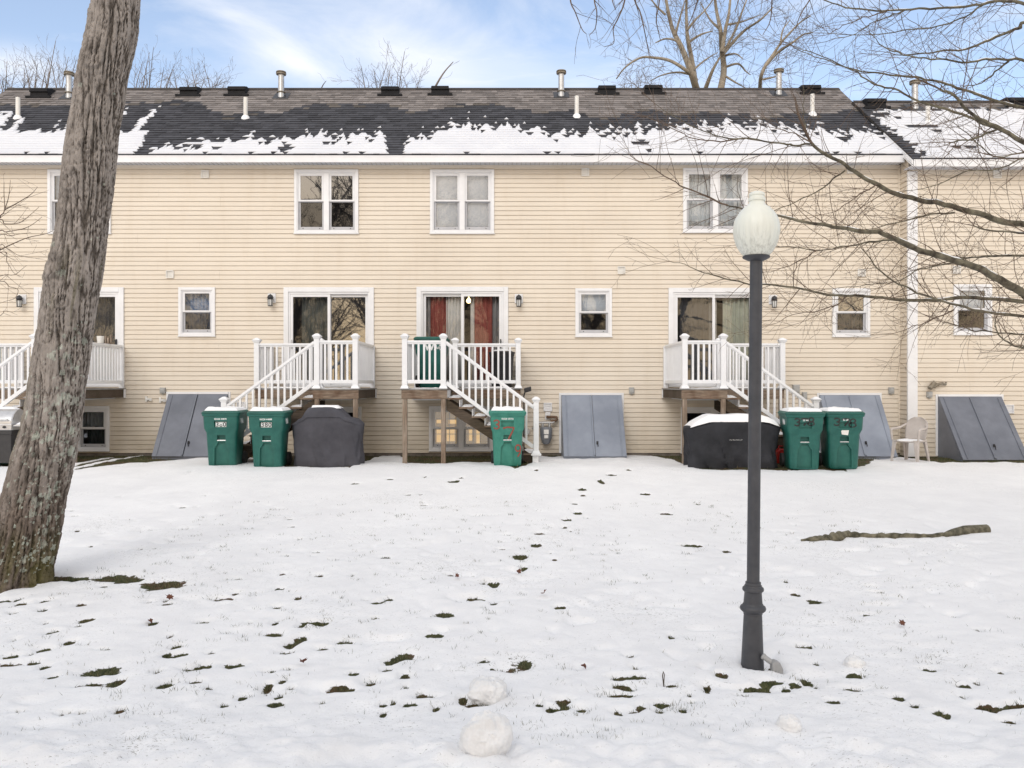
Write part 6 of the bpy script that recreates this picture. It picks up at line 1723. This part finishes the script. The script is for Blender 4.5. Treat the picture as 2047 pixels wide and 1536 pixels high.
# limb above the frame with twigs hanging into the picture
top = [Vector((7.3, 9.2, 7.6))] + [P3(u, v, d) for (u, v, d) in ((1950,-260,8.8),(1750,-200,8.4),(1550,-150,8.1),(1400,-110,7.9),(1260,-80,7.7),(1150,-50,7.5))]
S = smooth_path(top, 6); n = len(S); mb = MB(); mb.tube(S, [.075 - .065 * i / n for i in range(n)], 8); mb.build('branch', M['bark_fore'], near, True, True)
HANG = [[(1138,-60),(1140,0),(1150,25),(1163,58),(1172,68)],[(1186,-60),(1188,0),(1193,25),(1190,56),(1178,71)],[(1255,-70),(1249,0),(1236,36),(1226,58),(1227,86),(1208,94)],[(1262,-70),(1269,0),(1279,23),(1287,56),(1295,97),(1300,125)],[(1320,-90),(1318,0),(1312,40),(1320,80)],[(1420,-120),(1400,-20),(1385,30),(1370,60)],[(1500,-130),(1480,-20),(1470,25)],[(1560,-140),(1545,-20),(1540,40),(1525,70)],[(1220,-75),(1222,-10),(1230,20)],[(1640,-160),(1630,-30),(1600,30),(1590,60)]]
hang_o = dict(limb_o); hang_o.update(up=-.05, dens=4.0, jit=.12)
for H in HANG:
    P = [P3(u, v, 7.7 + .1 * math.sin(u)) for (u, v) in H]; S = smooth_path(P, 5); n = len(S)
    rad = [.0085 - .006 * i / n for i in range(n)]
    mb = MB(); mb.tube(S, rad, 5); mb.build('branch', M['bark_twig'], near, True, True)
    spawn(S, rad, .13, .12, .38, 1, hang_o)
o = tw.build('twigs', M['bark_twig'], near, True); tag(o, kind='stuff')

# ---- twigs entering at the opposite edge, from a tree standing outside the frame
side = thing('twiggy_tree', 'thin bare twigs reaching in beside the big trunk against the siding', 'tree', (-7.6, 10.2, .15))
mb = MB(); mb.tube(smooth_path([Vector((-7.6,10.2,-.1)), Vector((-7.65,10.2,1.5)), Vector((-7.55,10.2,3.2)), Vector((-7.8,10.2,5.2)), Vector((-7.6,10.2,7))], 5), [.11 - .004 * i for i in range(21)], 10); mb.build('trunk', M['bark_grey'], side, True, True)
tw = MB(); so_ = dict(limb_o); so_.update(dens=3.2, jit=.07)
for pts, r0 in (([(-20,448),(0,432),(9,420),(8,385),(8,365)], 3), ([(9,420),(17,395),(21,360)], 2), ([(9,420),(40,403),(63,388),(75,374)], 2.4), ([(-20,446),(10,448),(38,446),(58,432),(78,414)], 2.6), ([(-20,470),(12,464),(45,458),(65,449),(84,434)], 2.6), ([(-20,508),(0,500),(25,488),(57,475),(94,467),(115,455)], 3.2), ([(-20,478),(20,472),(40,468),(62,465)], 2), ([(-20,498),(12,496),(35,510),(68,516),(98,515)], 1.8), ([(-10,508),(14,525),(27,545),(45,555)], 1.8), ([(-20,560),(27,550),(42,540),(53,531)], 1.8), ([(-20,568),(20,574),(36,580),(30,596),(13,602),(-10,610)], 1.8), ([(-15,640),(8,622),(35,630)], 1.6)):
    P = [P3(u, v, 9.6 - .3 * (i % 3) * .4) for i, (u, v) in enumerate(pts)]
    P = [Vector((-7.6, 10.2, P[0].z - .5))] + P if pts[0][0] < 0 else P
    S = smooth_path(P, 5); n = len(S); rad = [(r0 * (1 - .75 * i / n)) * 9.6 / F * .5 for i in range(n)]
    mb = MB(); mb.tube(S, rad, 5); mb.build('branch', M['bark_twig'], side, True, True)
    vis = [(p, q_) for p, q_ in zip(S, rad) if CX + F * p.x / p.y > -30]
    spawn([p for p, _ in vis], [q_ for _, q_ in vis], .22, .10, .3, 1, so_)
o = tw.build('twigs', M['bark_twig'], side, True); tag(o, kind='stuff')

# ------------------------------------------------------------------ trees behind the house
rr = random.Random(8)
def bg_tree(name, label, stems, mat, twmat, d, step, l0, l1, lvl, o, group='bare trees behind the roof', extra=()):
    global tw
    b0 = P3(stems[0][1][0][0], 768 + 1.7 * F / d, d); b0.z = .3
    t = thing(name, label, 'tree', b0, 0, group)
    tw = MB()
    for (r0, pts) in stems:
        P = [P3(u, v, d + .5 * math.sin(u * .7 + i)) for i, (u, v) in enumerate(pts)]
        base = [Vector((P[0].x + (b0.x - P[0].x) * .9, d, .3)), Vector((P[0].x + (b0.x - P[0].x) * .4, d, (P[0].z) * .55))] if pts[0][1] >= 170 else []
        S = base + smooth_path(P, 6); n = len(S); rb = r0 * d / F
        nb = len(base)
        rad = [rb * (1.15 if i < nb else (1 - .72 * (i - nb) / max(1, n - nb))) for i in range(n)]
        mb = MB(); mb.tube(S, rad, 10 if rb > .08 else 6); mb.build('trunk' if base else 'branch', mat, t, True, True)
        vis = [(p, q_) for p, q_ in zip(S, rad) if CY - F * (p.z - CZ) / p.y < 200]
        if len(vis) > 3: spawn([p for p, _ in vis], [q_ for _, q_ in vis], step, l0, l1, lvl, o, .15)
    oo = tw.build('twigs', twmat, t, True); tag(oo, kind='stuff')
    return t
far_o = dict(seg=.30, jit=.13, bend=.35, up=.30, rmin=.006, dens=1.9, ang=(25, 55), ratio=(.35, .65), taper=.35, flat=1)
_g = grow
bg_tree('bare_tree', 'tan-barked bare tree with a forked trunk rising behind the roof, beside the flue pipes', [
    (7.5, [(1392,178),(1380,140),(1362,95),(1345,60),(1335,20),(1325,-40)]), (5.5, [(1392,178),(1383,120),(1374,70),(1372,20),(1374,-40)]),
    (4, [(1392,160),(1370,140),(1340,122),(1310,116),(1280,116),(1250,135),(1232,158)]), (3.4, [(1362,98),(1352,82),(1330,78),(1310,86)]), (3, [(1376,85),(1400,70),(1425,62)]), (3, [(1350,70),(1358,40),(1370,0)]),
    (2.6, [(1385,150),(1355,145),(1325,150),(1300,162)]), (2.6, [(1374,60),(1390,40),(1410,20),(1440,-20)]), (2.4, [(1330,30),(1310,10),(1290,-20)]), (2.5,[(1386,140),(1410,120),(1435,105)])], M['bark_tan'], M['bark_grey'], 34, .34, .8, 2.0, 2, far_o)
bg_tree('bare_tree', 'tan-barked bare tree with one upright trunk and spreading arms behind the roof', [
    (7, [(1441,178),(1447,140),(1443,100),(1440,60),(1432,20),(1425,-40)]), (4.5, [(1443,105),(1450,60),(1458,20),(1462,-40)]), (4.5, [(1410,178),(1425,140),(1441,112)]), (4, [(1444,110),(1465,85),(1490,60),(1520,40),(1545,15)]),
    (3, [(1445,108),(1470,60),(1485,20),(1500,-20)]), (3, [(1440,60),(1420,40),(1400,5)]), (2.6, [(1446,150),(1470,165),(1490,176)]), (2.6, [(1448,135),(1475,128),(1490,142),(1500,150)]), (2.5, [(1447,112),(1470,108),(1485,118)]), (2.5,[(1452,50),(1480,45),(1520,30)])], M['bark_tan'], M['bark_grey'], 36, .34, .8, 2.0, 2, far_o)
bg_tree('bare_tree', 'slim bare tree with a curved tan trunk behind the flue pipe', [
    (4, [(1519,178),(1521,155),(1530,132),(1545,110),(1562,85),(1580,65),(1600,45),(1620,32)]), (3.5, [(1530,132),(1555,105),(1585,85),(1605,70),(1625,65)]), (2.4, [(1521,160),(1545,155),(1560,150)]), (2.2, [(1560,90),(1565,60),(1580,40)])], M['bark_tan'], M['bark_grey'], 33, .40, .7, 1.5, 2, far_o)
bush_o = dict(far_o); bush_o.update(up=.30, dens=2.0, rmin=.0045, jit=.13, ang=(22,50))
def shrub_tree(us, d, label, hmax, n=5, seed=0):
    rr.seed(seed + 100); st = []
    for (u, top_, r_) in us:
        lean = rr.uniform(-14, 14)
        r_ *= .55; top_ += 10
        for q_ in range(2): st.append((r_ * .6, [(u - lean * .3, 186), (u + rr.uniform(-10, 10), 186 - (186 - top_) * rr.uniform(.25, .4)), (u + rr.uniform(-24, 24), 186 - (186 - top_) * rr.uniform(.5, .85))]))
        st.append((r_, [(u - lean * .8, 205), (u - lean * .3, 180), (u + lean * .3, (180 + top_) / 2), (u + lean, top_)]))
    st.sort(key=lambda s: -s[0])
    return bg_tree('bare_tree', label, st, M['bark_far'], M['bark_far'], d, .36, .35, 1.0, 2, bush_o)
shrub_tree([(12,112,2.6),(24,135,2),(3,150,2)], 42, 'grey bare saplings above the roof end by the picture edge', 0, seed=1)
shrub_tree([(58,112,2.6),(48,128,2),(70,118,2.2)], 40, 'bare saplings above the roof between picture edge and flue pipe', 0, seed=2)
shrub_tree([(98,72,2.6),(86,110,2.4),(110,104,2.2)], 38, 'tallest of the bare saplings just beside the first flue pipe', 0, seed=3)
shrub_tree([(140,110,2.2),(126,104,2.4),(158,118,2)], 41, 'bare saplings directly behind the first flue pipe', 0, seed=4)
shrub_tree([(288,96,2.6),(300,84,2.2),(274,112,2)], 37, 'forked bare sapling rising just past the big trunk', 0, seed=5)
shrub_tree([(322,124,2.2),(336,118,2.2),(352,128,2)], 42, 'bare saplings above the first roof vent past the trunk', 0, seed=6)
shrub_tree([(376,138,2.2),(390,130,2.2),(404,142,2)], 41, 'low bare saplings between two roof vents', 0, seed=7)
shrub_tree([(418,122,2.2),(432,138,2),(446,152,1.6)], 43, 'shortest bare saplings fading out before the second flue pipe', 0, seed=8)
shrub_tree([(728,126,2.2),(718,142,1.8)], 38, 'small bare sapling beside the fifth roof vent', 0, seed=9)
shrub_tree([(762,116,2.4),(752,128,2),(776,122,2.2)], 37, 'bare treetop fanning out right behind a roof vent', 0, seed=10)
shrub_tree([(800,92,2.4),(812,140,1.8),(836,126,1.6)], 37, 'bare treetop with one tall shoot between two roof vents', 0, seed=11)
t = bg_tree('bare_tree', 'single bare leaning shoot beyond the roof vent under the cloud', [(2.6, [(866,182),(878,160),(890,142),(906,124)])], M['bark_far'], M['bark_far'], 36, .6, .3, .8, 1, bush_o)
shrub_tree([(1248,148,1.8),(1262,140,1.8),(1276,136,1.8)], 44, 'faint bare saplings between two roof vents before the tan trees', 0, seed=12)
shrub_tree([(1300,140,1.6),(1316,146,1.6),(1332,150,1.4)], 45, 'faint bare saplings at the foot of the tan forked tree', 0, seed=13)
bg_tree('bare_tree', 'tiny bare shoots past the second flue pipe', [(1.4, [(638,186),(646,170),(652,162)])], M['bark_far'], M['bark_far'], 40, .8, .3, .6, 1, bush_o)

# ------------------------------------------------------------------ trees across the lawn, behind the photographer: seen mirrored in the panes
rr = random.Random(33)
refl_o = dict(seg=.5, jit=.11, bend=.35, up=.25, rmin=.012, dens=.95, ang=(25, 58), ratio=(.42, .68), taper=.3, flat=1)
def refl_tree(x, y, h, label):
    t = thing('bare_tree', label, 'tree', (x, y, 0), 0, 'bare trees mirrored in the windows')
    a = MB(); pts = [Vector((x, y, -.2)), Vector((x + .1, y, h * .2)), Vector((x - .1, y + .1, h * .42))]; a.tube(smooth_path(pts, 5), [.34 - .012 * i for i in range(11)], 12); a.build('trunk', M['bark_grey'], t, True, True)
    b = MB()
    for k in range(7):
        th = 6.283 * k / 7 + rr.random(); d = Vector((math.cos(th) * .75, math.sin(th) * .75, rr.uniform(.6, 1.3))).normalized()
        grow(b, pts[1].lerp(pts[2], rr.uniform(.3, 1)), d, h * rr.uniform(.4, .6), .15, 3, rr, refl_o)
    o = b.build('crown', M['bark_grey'], t, True); return t
first = None
spots = [(-5.5, -9, 15), (2.5, -15, 17), (9.5, -10, 14), (-14, -16, 16), (-1.5, -24, 18), (17, -20, 17), (-9, -30, 18), (7, -32, 18)]
spots += [(-46 + 4.6 * k + rr.uniform(-1.5, 1.5), -38 - 9 * (k % 3) + rr.uniform(-2, 2), rr.uniform(10, 15)) for k in range(21)]
for i, (x, y, h) in enumerate(spots):
    if first is None: first = refl_tree(0, 0, 15, 'bare tree across the lawn, seen only mirrored in the window panes'); o = first
    else: o = copy_tree(first)
    o.location = (x, y, 0); o.rotation_euler = (0, 0, i * 1.27); o.scale = (h / 15,) * 3
